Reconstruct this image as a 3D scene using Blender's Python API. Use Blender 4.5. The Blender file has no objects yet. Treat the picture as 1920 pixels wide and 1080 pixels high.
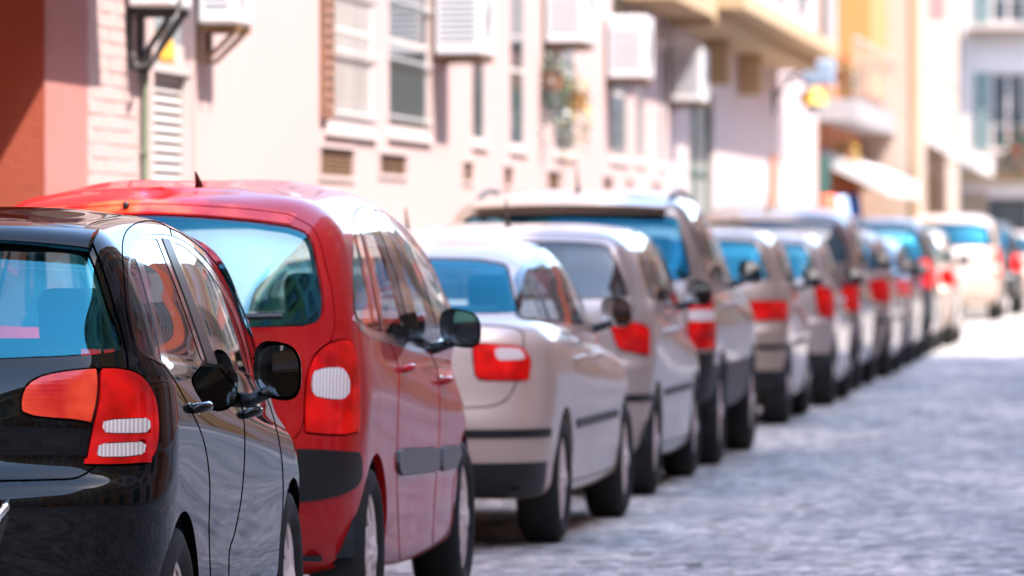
import bpy, bmesh, math, random
import numpy as np
from mathutils import Vector, Matrix
from mathutils.bvhtree import BVHTree
random.seed(7); rng = np.random.default_rng(7)
SC = bpy.context.scene
COL = SC.collection
R = math.radians
# ------------------------------------------------------------------ camera, sky, sun, exposure
F = 11500.0                       # focal length in pixels of a 1920 px wide picture
CAMZ = 1.45
PIT = math.atan(100.0 / F); YAW = math.atan(1240.0 / F * math.cos(PIT))
cam_d = bpy.data.cameras.new('camera'); cam = bpy.data.objects.new('camera', cam_d); COL.objects.link(cam)
cam.location = (0, 0, CAMZ)
CROT = Matrix.Rotation(YAW, 3, 'Z') @ Matrix.Rotation(R(90) - PIT, 3, 'X')
cam.rotation_euler = CROT.to_euler()
cam_d.sensor_width = 36; cam_d.lens = 36 * F / 1920
cam_d.clip_start = .5; cam_d.clip_end = 1500
cam_d.dof.use_dof = True; cam_d.dof.focus_distance = 18.3; cam_d.dof.aperture_fstop = 4.6
SC.camera = cam
SUN = Vector((-1.0, .6, -1.76)).normalized()
w = bpy.data.worlds.new('World'); SC.world = w; w.use_nodes = True
nt = w.node_tree; bg = nt.nodes['Background']
sky = nt.nodes.new('ShaderNodeTexSky'); sky.sky_type = 'NISHITA'; sky.sun_disc = False
sky.sun_elevation = math.asin(-SUN.z); sky.sun_rotation = math.atan2(-SUN.x, -SUN.y)
sky.air_density = 1.0; sky.dust_density = .7; sky.ozone_density = 1.1
nt.links.new(sky.outputs[0], bg.inputs[0]); bg.inputs[1].default_value = .15
sd = bpy.data.lights.new('sun', 'SUN'); sd.energy = 2.0; sd.angle = R(.55); sd.color = (1, .95, .88)
so = bpy.data.objects.new('sun', sd); COL.objects.link(so); so.rotation_euler = SUN.to_track_quat('-Z', 'Y').to_euler()
so.location = (20, -10, 60)
vs = SC.view_settings; vs.view_transform = 'Standard'; vs.look = 'None'; vs.exposure = 2.9; vs.gamma = 1; vs.use_curve_mapping = False
SC.cycles.max_bounces = 10; SC.cycles.transparent_max_bounces = 24; SC.cycles.diffuse_bounces = 5; SC.cycles.glossy_bounces = 5
SC.cycles.sample_clamp_indirect = 12

CR = np.array(CROT)               # columns: right, up, back
def project(P):
    Q = (np.asarray(P, float) - np.array([0, 0, CAMZ])) @ CR
    return np.stack([960 + F * Q[..., 0] / -Q[..., 2], 540 - F * Q[..., 1] / -Q[..., 2]], -1)
def ray(px, py):
    return (CROT @ Vector(((px - 960) / F, (540 - py) / F, -1))).normalized()
def yat(px, X, py=440):           # where the sight line through column px meets the plane x = X
    d = ray(px, py); return X * d.y / d.x
def zat(py, Y, px=1200):
    d = ray(px, py); return CAMZ + d.z * Y / d.y

# ------------------------------------------------------------------ materials
MATS = {}
def mat(name, col=(.5, .5, .5), rough=.5, metal=0., coat=0., spec=.5, noise=0., nscale=8., bump=0., bscale=60., coatr=.03, rvar=0.):
    if name in MATS: return MATS[name]
    m = bpy.data.materials.new(name); m.use_nodes = True; n = m.node_tree; b = n.nodes['Principled BSDF']
    b.inputs['Base Color'].default_value = (*col, 1); b.inputs['Roughness'].default_value = rough
    b.inputs['Metallic'].default_value = metal; b.inputs['Coat Weight'].default_value = coat
    b.inputs['Coat Roughness'].default_value = coatr; b.inputs['Specular IOR Level'].default_value = spec
    tc = n.nodes.new('ShaderNodeTexCoord')
    if noise:
        t = n.nodes.new('ShaderNodeTexNoise'); t.inputs['Scale'].default_value = nscale; t.inputs['Detail'].default_value = 5
        n.links.new(tc.outputs['Object'], t.inputs['Vector'])
        mx = n.nodes.new('ShaderNodeMix'); mx.data_type = 'RGBA'; mx.blend_type = 'MULTIPLY'
        mr = n.nodes.new('ShaderNodeMapRange'); mr.inputs['From Min'].default_value = .3; mr.inputs['From Max'].default_value = .7
        mr.inputs['To Min'].default_value = 1 - noise; mr.inputs['To Max'].default_value = 1 + noise * .5
        n.links.new(t.outputs[0], mr.inputs[0])
        mx.inputs['Factor'].default_value = 1; mx.inputs['A'].default_value = (*col, 1)
        n.links.new(mr.outputs[0], mx.inputs['B']); n.links.new(mx.outputs['Result'], b.inputs['Base Color'])
    if rvar:
        t = n.nodes.new('ShaderNodeTexNoise'); t.inputs['Scale'].default_value = 3; t.inputs['Detail'].default_value = 6
        n.links.new(tc.outputs['Object'], t.inputs['Vector'])
        mr = n.nodes.new('ShaderNodeMapRange'); mr.inputs['From Min'].default_value = .35; mr.inputs['From Max'].default_value = .7
        mr.inputs['To Min'].default_value = rough; mr.inputs['To Max'].default_value = rough + rvar
        n.links.new(t.outputs[0], mr.inputs[0]); n.links.new(mr.outputs[0], b.inputs['Roughness'])
    if bump:
        t = n.nodes.new('ShaderNodeTexNoise'); t.inputs['Scale'].default_value = bscale; t.inputs['Detail'].default_value = 4
        n.links.new(tc.outputs['Object'], t.inputs['Vector'])
        bp = n.nodes.new('ShaderNodeBump'); bp.inputs['Strength'].default_value = bump; bp.inputs['Distance'].default_value = .02
        n.links.new(t.outputs[0], bp.inputs['Height']); n.links.new(bp.outputs[0], b.inputs['Normal'])
    MATS[name] = m; return m
def glass(name, tint, gloss=(1, 1, 1), ior=1.6, rough=.0):
    if name in MATS: return MATS[name]
    m = bpy.data.materials.new(name); m.use_nodes = True; n = m.node_tree
    n.nodes.remove(n.nodes['Principled BSDF']); out = n.nodes['Material Output']
    tr = n.nodes.new('ShaderNodeBsdfTransparent'); tr.inputs[0].default_value = (*tint, 1)
    gl = n.nodes.new('ShaderNodeBsdfGlossy'); gl.inputs['Color'].default_value = (*gloss, 1); gl.inputs['Roughness'].default_value = rough
    lw = n.nodes.new('ShaderNodeLayerWeight'); lw.inputs['Blend'].default_value = .5     # thin pane: the same from both sides
    f0 = ((ior - 1) / (ior + 1)) ** 2 * 1.5
    pw = n.nodes.new('ShaderNodeMath'); pw.operation = 'POWER'; pw.inputs[1].default_value = 4.5; n.links.new(lw.outputs['Facing'], pw.inputs[0])
    fr = n.nodes.new('ShaderNodeMapRange'); fr.inputs['To Min'].default_value = f0; fr.inputs['To Max'].default_value = .78; n.links.new(pw.outputs[0], fr.inputs[0])
    mx = n.nodes.new('ShaderNodeMixShader')
    n.links.new(fr.outputs[0], mx.inputs[0]); n.links.new(tr.outputs[0], mx.inputs[1]); n.links.new(gl.outputs[0], mx.inputs[2])
    n.links.new(mx.outputs[0], out.inputs['Surface']); MATS[name] = m; return m
def paint(name, col, metal=0., rough=.35, coat=1.):
    return mat('paint ' + name, col, rough, metal, coat * .6, spec=.15, rvar=.06, coatr=.015)

M_rubber = mat('tyre rubber', (.0045, .0045, .0045), .75, noise=.3, nscale=20)
M_blackplastic = mat('black plastic', (.004, .0045, .0045), .45, noise=.2)
M_darkplastic = mat('matt dark plastic', (.006, .006, .006), .7)
M_gloss = mat('gloss black trim', (.003, .003, .003), .12, coat=.6)
M_greyplastic = mat('grey plastic strip', (.055, .05, .05), .35)
M_alloy = mat('wheel silver', (.72, .62, .58), .35, .25, noise=.15, nscale=12)
M_chrome = mat('chrome', (.8, .8, .82), .12, 1.)
M_seat = mat('seat cloth', (.035, .04, .045), .9)
M_trim = mat('interior trim', (.018, .02, .021), .85)
M_reddeep = mat('deep red lens', (.5, .008, .008), .12, 0, .8)
M_amber = mat('amber lens', (.8, .3, .06), .15, 0, .8)
def lens_mat(name, c1, c2, sc, rough=.12, ribs=None):
    m = mat(name, c1, rough, 0, .35, .25); n = m.node_tree; b = n.nodes['Principled BSDF']; tc = n.nodes.new('ShaderNodeTexCoord')
    wv = n.nodes.new('ShaderNodeTexWave'); wv.bands_direction = 'Z'; wv.inputs['Scale'].default_value = sc; wv.inputs['Distortion'].default_value = .3
    vo = n.nodes.new('ShaderNodeTexVoronoi'); vo.inputs['Scale'].default_value = sc * .8; ns = n.nodes.new('ShaderNodeTexNoise'); ns.inputs['Scale'].default_value = 8
    for t in (wv, vo, ns): n.links.new(tc.outputs['Object'], t.inputs['Vector'])
    mx = n.nodes.new('ShaderNodeMix'); mx.data_type = 'RGBA'; mx.inputs['A'].default_value = (*c1, 1); mx.inputs['B'].default_value = (*c2, 1)
    mr = n.nodes.new('ShaderNodeMapRange'); mr.inputs['From Min'].default_value = .35; mr.inputs['From Max'].default_value = .65; n.links.new(ns.outputs[0], mr.inputs[0])
    n.links.new(mr.outputs[0], mx.inputs['Factor']); n.links.new(mx.outputs['Result'], b.inputs['Base Color'])
    if ribs: wv.bands_direction = ribs; n.links.new(wv.outputs['Fac'], mr.inputs[0])
    ad = n.nodes.new('ShaderNodeMath'); ad.operation = 'ADD'; n.links.new(wv.outputs['Fac'], ad.inputs[0]); n.links.new(vo.outputs['Distance'], ad.inputs[1])
    bp = n.nodes.new('ShaderNodeBump'); bp.inputs['Strength'].default_value = .06; bp.inputs['Distance'].default_value = .002
    n.links.new(ad.outputs[0], bp.inputs['Height']); n.links.new(bp.outputs[0], b.inputs['Normal'])
    b.inputs['Coat Roughness'].default_value = .02; return m
M_red = lens_mat('ribbed red lens', (.97, .006, .004), (.40, .002, .002), 28)
M_redbright = lens_mat('ribbed orange red lens', (1.0, .09, .03), (.62, .008, .006), 24)
M_lens = lens_mat('ribbed clear lens', (.88, .76, .68), (.60, .46, .40), 30, .2, 'X')
M_mirror = mat('mirror glass', (.75, .8, .82), .03, 1.)
M_gl_teal = glass('teal glass with sky blue gloss', (.62, .86, .92), (.14, .76, .96), 1.72)  # blue of the reflected sky is put into the gloss colour
M_gl_deep = glass('deep glass with sky blue gloss', (.22, .45, .58), (.12, .62, .85), 1.6)  # darker pane, its gloss colour also carries the sky's blue
M_gl_side = glass('side window glass', (.78, .85, .86), (1, .97, .94), 1.6)
M_gl_dark = glass('dark privacy glass', (.12, .14, .15), (1, .98, .95), 1.6)

# ------------------------------------------------------------------ object helpers
def link(name, me, m=None, parent=None):
    o = bpy.data.objects.new(name, me); COL.objects.link(o)
    if m is not None and me is not None and len(me.materials) == 0: me.materials.append(m)
    if parent is not None: o.parent = parent
    return o
def thing(name, label, cat, loc=(0, 0, 0), rz=0., group=None):
    o = bpy.data.objects.new(name, None); COL.objects.link(o); o.location = loc; o.rotation_euler = (0, 0, rz)
    o.empty_display_size = .2
    o['label'] = label; o['category'] = cat
    if group: o['group'] = group
    return o
def tag(o, label, cat, group=None):
    o['label'] = label; o['category'] = cat
    if group: o['group'] = group
    return o
def structure(o): o['kind'] = 'structure'; return o
def crm(pts, closed, n=10):
    P = np.asarray(pts, float); N = len(P); out = []
    if N < 3: return P
    for i in range(N if closed else N - 1):
        if closed: a, b, c, d = P[(i - 1) % N], P[i], P[(i + 1) % N], P[(i + 2) % N]
        else: a, b, c, d = P[max(i - 1, 0)], P[i], P[i + 1], P[min(i + 2, N - 1)]
        l1 = np.linalg.norm(c - b) + 1e-9; l0 = np.linalg.norm(b - a) + 1e-9; l2 = np.linalg.norm(d - c) + 1e-9
        m1 = (c - a) / (l0 + l1) * l1; m2 = (d - b) / (l1 + l2) * l1
        for t in np.linspace(0, 1, n, endpoint=False):
            out.append(b * (1 + 2 * t) * (1 - t) ** 2 + m1 * t * (1 - t) ** 2 + c * t * t * (3 - 2 * t) + m2 * t * t * (t - 1))
    if not closed: out.append(P[-1])
    return np.array(out)
class MB:
    def __init__(s): s.v = []; s.f = []
    def quad(s, *p):
        i = len(s.v); s.v += [tuple(q) for q in p]; s.f.append(tuple(range(i, i + len(p))))
    def box(s, a, b, T=None):
        x0, y0, z0 = a; x1, y1, z1 = b; i = len(s.v)
        c = [(x0, y0, z0), (x1, y0, z0), (x1, y1, z0), (x0, y1, z0), (x0, y0, z1), (x1, y0, z1), (x1, y1, z1), (x0, y1, z1)]
        if T is not None: c = [tuple(T @ Vector(p)) for p in c]
        s.v += c
        s.f += [tuple(i + k for k in q) for q in ((0, 3, 2, 1), (4, 5, 6, 7), (0, 1, 5, 4), (1, 2, 6, 5), (2, 3, 7, 6), (3, 0, 4, 7))]
    def tube(s, pts, r, n=8):
        pts = [Vector(p) for p in pts]; base = len(s.v)
        for k, p in enumerate(pts):
            d = (pts[min(k + 1, len(pts) - 1)] - pts[max(k - 1, 0)]).normalized()
            a = d.orthogonal().normalized() if abs(d.z) > .9 else d.cross(Vector((0, 0, 1))).normalized()
            b = d.cross(a)
            rr = r[k] if isinstance(r, (list, tuple)) else r
            for j in range(n):
                t = 2 * math.pi * j / n; s.v.append(tuple(p + a * rr * math.cos(t) + b * rr * math.sin(t)))
        for k in range(len(pts) - 1):
            for j in range(n):
                q = base + k * n; s.f.append((q + j, q + (j + 1) % n, q + n + (j + 1) % n, q + n + j))
        s.f.append(tuple(base + j for j in range(n))[::-1]); s.f.append(tuple(base + (len(pts) - 1) * n + j for j in range(n)))
    def ico(s, c, r, sc=(1, 1, 1), sub=2):
        bm = bmesh.new(); bmesh.ops.create_icosphere(bm, subdivisions=sub, radius=1); i = len(s.v)
        s.v += [(c[0] + v.co.x * r * sc[0], c[1] + v.co.y * r * sc[1], c[2] + v.co.z * r * sc[2]) for v in bm.verts]
        s.f += [tuple(i + v.index for v in f.verts) for f in bm.faces]; bm.free()
    def build(s, name, m, parent=None, smooth=False, bevel=0., seg=2, T=None):
        me = bpy.data.meshes.new(name); me.from_pydata(s.v, [], s.f)
        bm = bmesh.new(); bm.from_mesh(me)
        bmesh.ops.recalc_face_normals(bm, faces=bm.faces)
        if bevel: bmesh.ops.bevel(bm, geom=list(bm.edges), offset=bevel, segments=seg, affect='EDGES', profile=.5, clamp_overlap=True)
        if T is not None: bm.transform(T)
        bm.to_mesh(me); bm.free()
        if smooth: me.polygons.foreach_set('use_smooth', [True] * len(me.polygons))
        return link(name, me, m, parent)
def cbox(c, sz):
    return [c[i] - sz[i] / 2 for i in range(3)], [c[i] + sz[i] / 2 for i in range(3)]

# ------------------------------------------------------------------ ground
def road_mat():
    m = bpy.data.materials.new('worn stone road'); m.use_nodes = True; n = m.node_tree; b = n.nodes['Principled BSDF']
    tc = n.nodes.new('ShaderNodeTexCoord'); mp = n.nodes.new('ShaderNodeMapping'); mp.inputs['Scale'].default_value = (1, .34, 1)   # worn along the street
    n.links.new(tc.outputs['Object'], mp.inputs['Vector'])
    def noise(sc, det=6, rg=.6):
        t = n.nodes.new('ShaderNodeTexNoise'); t.inputs['Scale'].default_value = sc; t.inputs['Detail'].default_value = det
        t.inputs['Roughness'].default_value = rg; n.links.new(mp.outputs[0], t.inputs['Vector']); return t
    def ramp(src, stops):
        r = n.nodes.new('ShaderNodeValToRGB'); e = r.color_ramp.elements
        e[0].position, e[0].color = stops[0][0], (*stops[0][1], 1); e[1].position, e[1].color = stops[-1][0], (*stops[-1][1], 1)
        for p, c in stops[1:-1]:
            q = e.new(p); q.color = (*c, 1)
        n.links.new(src, r.inputs[0]); return r
    a = noise(.55, 6); ra = ramp(a.outputs[0], [(.3, (.175, .163, .150)), (.5, (.255, .230, .205)), (.72, (.37, .31, .265))])
    g = noise(9, 6, .8); rg_ = ramp(g.outputs[0], [(.36, (.5, .53, .58)), (.5, (1, 1, 1)), (.64, (1.75, 1.65, 1.62))])
    mx = n.nodes.new('ShaderNodeMix'); mx.data_type = 'RGBA'; mx.blend_type = 'MULTIPLY'; mx.inputs['Factor'].default_value = .85
    n.links.new(ra.outputs[0], mx.inputs['A']); n.links.new(rg_.outputs[0], mx.inputs['B'])
    vo = n.nodes.new('ShaderNodeTexVoronoi'); vo.inputs['Scale'].default_value = 10; n.links.new(mp.outputs[0], vo.inputs['Vector'])
    hs = n.nodes.new('ShaderNodeHueSaturation'); hs.inputs['Saturation'].default_value = 0; n.links.new(vo.outputs['Color'], hs.inputs['Color'])
    m2 = n.nodes.new('ShaderNodeMix'); m2.data_type = 'RGBA'; m2.blend_type = 'OVERLAY'; m2.inputs['Factor'].default_value = .6
    n.links.new(mx.outputs['Result'], m2.inputs['A']); n.links.new(hs.outputs[0], m2.inputs['B'])
    bl = noise(1.7, 3, .5); rb = ramp(bl.outputs[0], [(.36, (.80, .81, .84)), (.52, (1, 1, 1)), (.68, (1.2, 1.15, 1.12))])
    m3 = n.nodes.new('ShaderNodeMix'); m3.data_type = 'RGBA'; m3.blend_type = 'MULTIPLY'; m3.inputs['Factor'].default_value = 1
    n.links.new(m2.outputs['Result'], m3.inputs['A']); n.links.new(rb.outputs[0], m3.inputs['B'])
    n.links.new(m3.outputs['Result'], b.inputs['Base Color'])
    b.inputs['Roughness'].default_value = .75; b.inputs['Specular IOR Level'].default_value = .15
    v2 = n.nodes.new('ShaderNodeTexVoronoi'); v2.feature = 'DISTANCE_TO_EDGE'; v2.inputs['Scale'].default_value = 10
    n.links.new(mp.outputs[0], v2.inputs['Vector'])
    mr = n.nodes.new('ShaderNodeMapRange'); mr.inputs['From Max'].default_value = .12; n.links.new(v2.outputs[0], mr.inputs[0])
    ad = n.nodes.new('ShaderNodeMath'); ad.operation = 'ADD'; n.links.new(mr.outputs[0], ad.inputs[0]); n.links.new(g.outputs[0], ad.inputs[1])
    bp = n.nodes.new('ShaderNodeBump'); bp.inputs['Strength'].default_value = .5; bp.inputs['Distance'].default_value = .012
    n.links.new(ad.outputs[0], bp.inputs['Height']); n.links.new(bp.outputs[0], b.inputs['Normal'])
    return m
M_road = road_mat()
M_pave = mat('pavement stone', (.34, .31, .29), .7, noise=.25, nscale=3)
M_kerb = mat('kerb stone', (.3, .29, .28), .7, noise=.3, nscale=4)
m = MB(); m.quad((-400, -300, -.02), (400, -300, -.02), (400, 700, -.02), (-400, 700, -.02))
structure(m.build('ground', mat('dry ground', (.22, .2, .18), .9, noise=.3, nscale=.2)))
m = MB(); m.quad((-4.82, -60, 0), (4.1, -60, 0), (4.1, 149.4, 0), (-4.82, 149.4, 0)); structure(m.build('road', M_road))
XW = -5.6
for nm, x0, x1, y0, y1 in (('pavement', XW - .02, -4.98, -60, 149.4), ('pavement', 4.26, 5.02, -60, 149.4)):
    m = MB(); m.box((x0, y0, -.02), (x1, y1, .125)); structure(m.build(nm, M_pave))
kerb_me = None
k = 0
for side, x0, x1 in ((0, -4.978, -4.822), (1, 4.102, 4.258)):
    m = MB()
    y = -60.
    while y < 149:
        m.box((x0, y, -.02), (x1, y + .99, .13 + random.uniform(-.004, .004)))
        y += 1.0
    o = m.build('kerb', M_kerb, bevel=.012, seg=1); structure(o)

# ------------------------------------------------------------------ facades
class Fac:
    """a wall plane: a runs along the wall, z up, d outwards"""
    def __init__(s, o, u, n): s.o = Vector(o); s.u = Vector(u); s.n = Vector(n)
    def p(s, a, z, d=0.): return tuple(s.o + s.u * a + s.n * d + Vector((0, 0, z)))
    def box(s, mb, a0, a1, z0, z1, d0, d1):
        i = len(mb.v)
        mb.v += [s.p(a, z, d) for z in (z0, z1) for a, d in ((a0, d0), (a1, d0), (a1, d1), (a0, d1))]
        mb.f += [tuple(i + k for k in q) for q in ((0, 3, 2, 1), (4, 5, 6, 7), (0, 1, 5, 4), (1, 2, 6, 5), (2, 3, 7, 6), (3, 0, 4, 7))]
    def wall(s, a0, a1, z0, z1, holes, thick=5.):
        mb = MB()
        A = sorted({a0, a1} | {h[0] for h in holes} | {h[1] for h in holes}); Z = sorted({z0, z1} | {h[2] for h in holes} | {h[3] for h in holes})
        for i in range(len(A) - 1):
            for j in range(len(Z) - 1):
                ac, zc = (A[i] + A[i + 1]) / 2, (Z[j] + Z[j + 1]) / 2
                if any(h[0] < ac < h[1] and h[2] < zc < h[3] for h in holes): continue
                mb.quad(s.p(A[i], Z[j]), s.p(A[i + 1], Z[j]), s.p(A[i + 1], Z[j + 1]), s.p(A[i], Z[j + 1]))
        for h in holes:
            d = -h[4]
            c = [(h[0], h[2]), (h[1], h[2]), (h[1], h[3]), (h[0], h[3])]
            for k in range(4):
                p, q = c[k], c[(k + 1) % 4]
                mb.quad(s.p(*p), s.p(*q), s.p(q[0], q[1], d), s.p(p[0], p[1], d))
            mb.quad(*[s.p(x, z, d) for x, z in c])
        mb.quad(s.p(a0, z0), s.p(a0, z0, -thick), s.p(a0, z1, -thick), s.p(a0, z1))
        mb.quad(s.p(a1, z0), s.p(a1, z0, -thick), s.p(a1, z1, -thick), s.p(a1, z1))
        mb.quad(s.p(a0, z1), s.p(a1, z1), s.p(a1, z1, -thick), s.p(a0, z1, -thick))
        mb.quad(s.p(a0, z0, -thick), s.p(a1, z0, -thick), s.p(a1, z1, -thick), s.p(a0, z1, -thick))
        return mb
M_frame = mat('white window frame', (.55, .47, .44), .5)
M_pane = mat('window pane', (.035, .055, .065), .06, 0, 0, .9)
M_pane2 = mat('window pane with blind', (.42, .38, .35), .2, 0, 0, .8, noise=.15, nscale=2)
M_brown = mat('brown shutter wood', (.24, .10, .05), .6, noise=.3, nscale=6)
M_green = mat('dark green shutter', (.03, .10, .085), .5, noise=.2)
M_vent = mat('rusty brown vent', (.20, .105, .05), .8, noise=.45, nscale=5)
M_iron = mat('dark iron', (.03, .03, .032), .5, .5)
M_white = mat('white enamel', (.60, .57, .56), .4, noise=.06, nscale=5)
def window(fac, par, a0, a1, z0, z1, depth, fm=M_frame, pm=M_pane, bars=1, trans=1, fw=.045, sill=True, grille=False, sd=.07):
    mb = MB(); d0, d1 = -depth + .003, -depth + min(.045, depth * .8)
    fac.box(mb, a0 + .002, a0 + fw, z0 + .002, z1 - .002, d0, d1); fac.box(mb, a1 - fw, a1 - .002, z0 + .002, z1 - .002, d0, d1)
    fac.box(mb, a0 + fw, a1 - fw, z0 + .002, z0 + fw, d0, d1 - .002); fac.box(mb, a0 + fw, a1 - fw, z1 - fw, z1 - .002, d0, d1 - .002)
    for i in range(bars):
        c = a0 + (a1 - a0) * (i + 1) / (bars + 1); fac.box(mb, c - fw * .6, c + fw * .6, z0 + fw, z1 - fw, d0, d1 - .004)
    for i in range(trans):
        c = z0 + (z1 - z0) * (.32 + .36 * i); fac.box(mb, a0 + fw, a1 - fw, c - .018, c + .018, d0, d1 - .006)
    wn = mb.build('window', fm, par)
    n = bars + 1
    for i in range(n):
        e0 = a0 + fw + (a1 - a0 - 2 * fw) * i / n; e1 = a0 + fw + (a1 - a0 - 2 * fw) * (i + 1) / n
        mb = MB(); fac.box(mb, e0 + .004, e1 - .004, z0 + fw, z1 - fw, -depth + .004, -depth + .012)
        mb.build('pane', pm, wn)
    if sill:
        mb = MB(); fac.box(mb, a0 - .05, a1 + .05, z0 - .04, z0 - .001, .002, sd); mb.build('sill', fm, wn)
    if grille:
        mb = MB()
        for zz in np.arange(z0 + .12, z1, .42): fac.box(mb, a0 - .02, a1 + .02, zz, zz + .014, .012, .026)
        mb.build('grille', M_white, wn)
    return wn
def shutter_leaf(fac, par, a0, a1, z0, z1, d, m, pitch=.075, slats=True):
    mb = MB(); e = min(.05, (a1 - a0) * .2)
    fac.box(mb, a0, a0 + e, z0, z1, d, d + .035); fac.box(mb, a1 - e, a1, z0, z1, d, d + .035)
    fac.box(mb, a0 + e, a1 - e, z0, z0 + .06, d, d + .033); fac.box(mb, a0 + e, a1 - e, z1 - .06, z1, d, d + .033)
    o = mb.build('shutter', m, par)
    mb = MB(); z = z0 + .07
    while z < z1 - .1:
        i = len(mb.v); mb.v += [fac.p(a, zz, dd) for zz, dd in ((z, d + .03), (z + .012, d + .032), (z + pitch * .85, d + .006), (z + pitch * .85 - .012, d + .004)) for a in (a0 + e, a1 - e)]
        mb.f += [(i, i + 1, i + 3, i + 2), (i + 2, i + 3, i + 5, i + 4), (i + 4, i + 5, i + 7, i + 6), (i + 6, i + 7, i + 1, i)]
        z += pitch
    s = mb.build('slats', m, o); s['kind'] = 'stuff'
    return o
# ------------------------------------------------------------------ left row of buildings (wall plane x = XW, facing the street)
LW = Fac((XW, 0, 0), (0, 1, 0), (1, 0, 0))
def Y(px): return yat(px, XW)
def zz(px, py): return zat(py, Y(px), px)
M_rose = mat('rose painted plaster', (.38, .15, .13), .85, noise=.10, nscale=1.5, bump=.15, bscale=25)
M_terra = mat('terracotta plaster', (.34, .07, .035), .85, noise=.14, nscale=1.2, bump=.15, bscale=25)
M_wall = mat('cream white paint', (.44, .312, .290), .85, noise=.02, nscale=.4, bump=.06, bscale=6)
M_wall2 = mat('chalk white paint', (.47, .36, .34), .85, noise=.02, nscale=.4)
M_cream = mat('peach cream plaster', (.42, .31, .24), .85, noise=.06, nscale=.8)
M_orange = mat('orange plaster', (.48, .16, .06), .85, noise=.08, nscale=1)
M_trimw = mat('pale stone trim', (.42, .33, .28), .8, noise=.08, nscale=4)
M_yell = mat('yellow cream plaster', (.42, .28, .15), .8, noise=.06, nscale=2)
# -- red building with a deep doorway and a balcony over it
ya, yb_, yc = 23.0, Y(85), Y(165)
red = thing('red_building', 'red building with deep doorway at the far left edge', 'building', (XW, (ya + yc) / 2, 0))
def sub(fac_obj, par):              # children of a thing keep their world place
    fac_obj.matrix_parent_inverse = par.matrix_basis.inverted(); return fac_obj
mb = LW.wall(ya, yc - .004, 0, 9, [(27.2, yb_, 0.0, 3.05, 1.6)]); red_wall = mb.build('wall', M_rose, red)
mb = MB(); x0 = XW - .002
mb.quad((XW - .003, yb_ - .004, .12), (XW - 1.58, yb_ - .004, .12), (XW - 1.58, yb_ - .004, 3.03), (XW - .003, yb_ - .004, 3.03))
mb.build('doorway_side', M_terra, red)  # deeper red than the wall: the recess's dimmer light put into its colour
mb = MB(); LW.box(mb, 27.3, yb_ - .1, .13, 2.9, -1.59, -1.52); d = mb.build('door', M_brown, red); mb = MB(); mb.ico((XW - 1.49, 27.7, 1.1), .04); mb.build('handle', M_iron, d)
mb = MB(); LW.box(mb, 24.5, yc - .02, 3.29, 3.45, .003, .61); bal = mb.build('balcony', M_trimw, red)
mb = MB()
for a in np.arange(24.6, yc - .05, .14): LW.box(mb, a, a + .016, 3.452, 4.4, .56, .576)
LW.box(mb, 24.5, yc - .02, 4.402, 4.44, .54, .60); r_ = mb.build('railing', M_iron, bal); r_['kind'] = 'stuff'
window(LW, red, 27.2, 29.0, 3.6, 5.6, .05, bars=1, sill=False) if False else None
# -- long white building
yd = Y(1252)
holes = [(Y(289), Y(366), .14, 3.7, .10)]
def wz(px, py): return zz(px, py)
WIN = [(600, 702, 240, 4.3, .03), (729, 806, 250, 4.3, .03), (886, 913, 268, 4.3, .03), (957, 987, 278, 4.3, .03), (1040, 1080, 288, 4.3, .03), (1146, 1178, 298, 4.3, .03), (1194, 1209, 303, 4.3, .03), (1238, 1248, 312, 4.3, .03)]
for a, b, pz, z1, dp in WIN: holes.append((Y(a), Y(b), wz(a, pz), z1, dp))
VENT = [(598, 663, 275, 328), (710, 762, 287, 325), (867, 886, 303, 338), (943, 961, 312, 346), (1025, 1050, 320, 356), (1130, 1148, 331, 358), (1175, 1184, 335, 361), (1225, 1236, 341, 366)]
for a, b, t, bt in VENT: holes.append((Y(a), Y(b), zz(a, bt), zz(a, t), .024))
UP = []
for a in np.arange(yc + 2.5, yd - 2, 4.2): holes.append((a, a + 1.3, 5.6, 7.6, .12)); UP.append((a, a + 1.3))
wb = thing('white_building', 'long white building with barred windows and brown vents along the street', 'building', (XW, (yc + yd) / 2, 0))
LW.wall(yc, yd, 0, 9.2, holes).build('wall', M_wall, wb)
# painted bricks between the corner and the louvred door
bms = []
for v in range(3):
    mb = MB(); mb.box((0, 0, 0), (.006, .240 + .003 * v, .070)); bms.append(mb.build('brick', M_wall, wb, bevel=.006, seg=1))
br0 = bms[:]; k = 0; z = 1.62; row = 0
while z < 3.3:
    a = yc + .01 + (row % 2) * .125
    while a < Y(262) - .25:
        if k < 3: o = br0[k]
        else: o = br0[k % 3].copy(); COL.objects.link(o); o.parent = wb
        o.location = (XW + random.uniform(-.0025, .0005), a, z); o.rotation_euler = (0, random.uniform(-.02, .02), random.uniform(-.012, .012)); k += 1; a += .25
    z += .077; row += 1
for a, b, pz, z1, dp in WIN:
    i = WIN.index((a, b, pz, z1, dp)); z0 = wz(a, pz)
    if i == 0: window(LW, wb, Y(a) + .25, Y(b), z0, z1, dp, M_frame, M_pane2, 0, 2, .10, True, True, .03)
    elif i == 1: window(LW, wb, Y(a), Y(b), z0, z1, dp, M_frame, M_pane, 0, 2, .07, True, True, .03)
    else: window(LW, wb, Y(a), Y(b), z0, z1, dp, M_frame, M_pane, 0, 1, .05, True, False, .025)
for a, b in UP: window(LW, wb, a, b, 5.6, 7.6, .12)
shutter_leaf(LW, wb, Y(600) - .02, Y(600) + .42, wz(600, 222), 4.3, .004, M_brown, .07)
mb = MB(); LW.box(mb, Y(806) - .03, Y(806) - .002, wz(806, 250) + .01, 4.28, -.028, -.002); mb.build('window_reveal', M_brown, wb)
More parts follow.
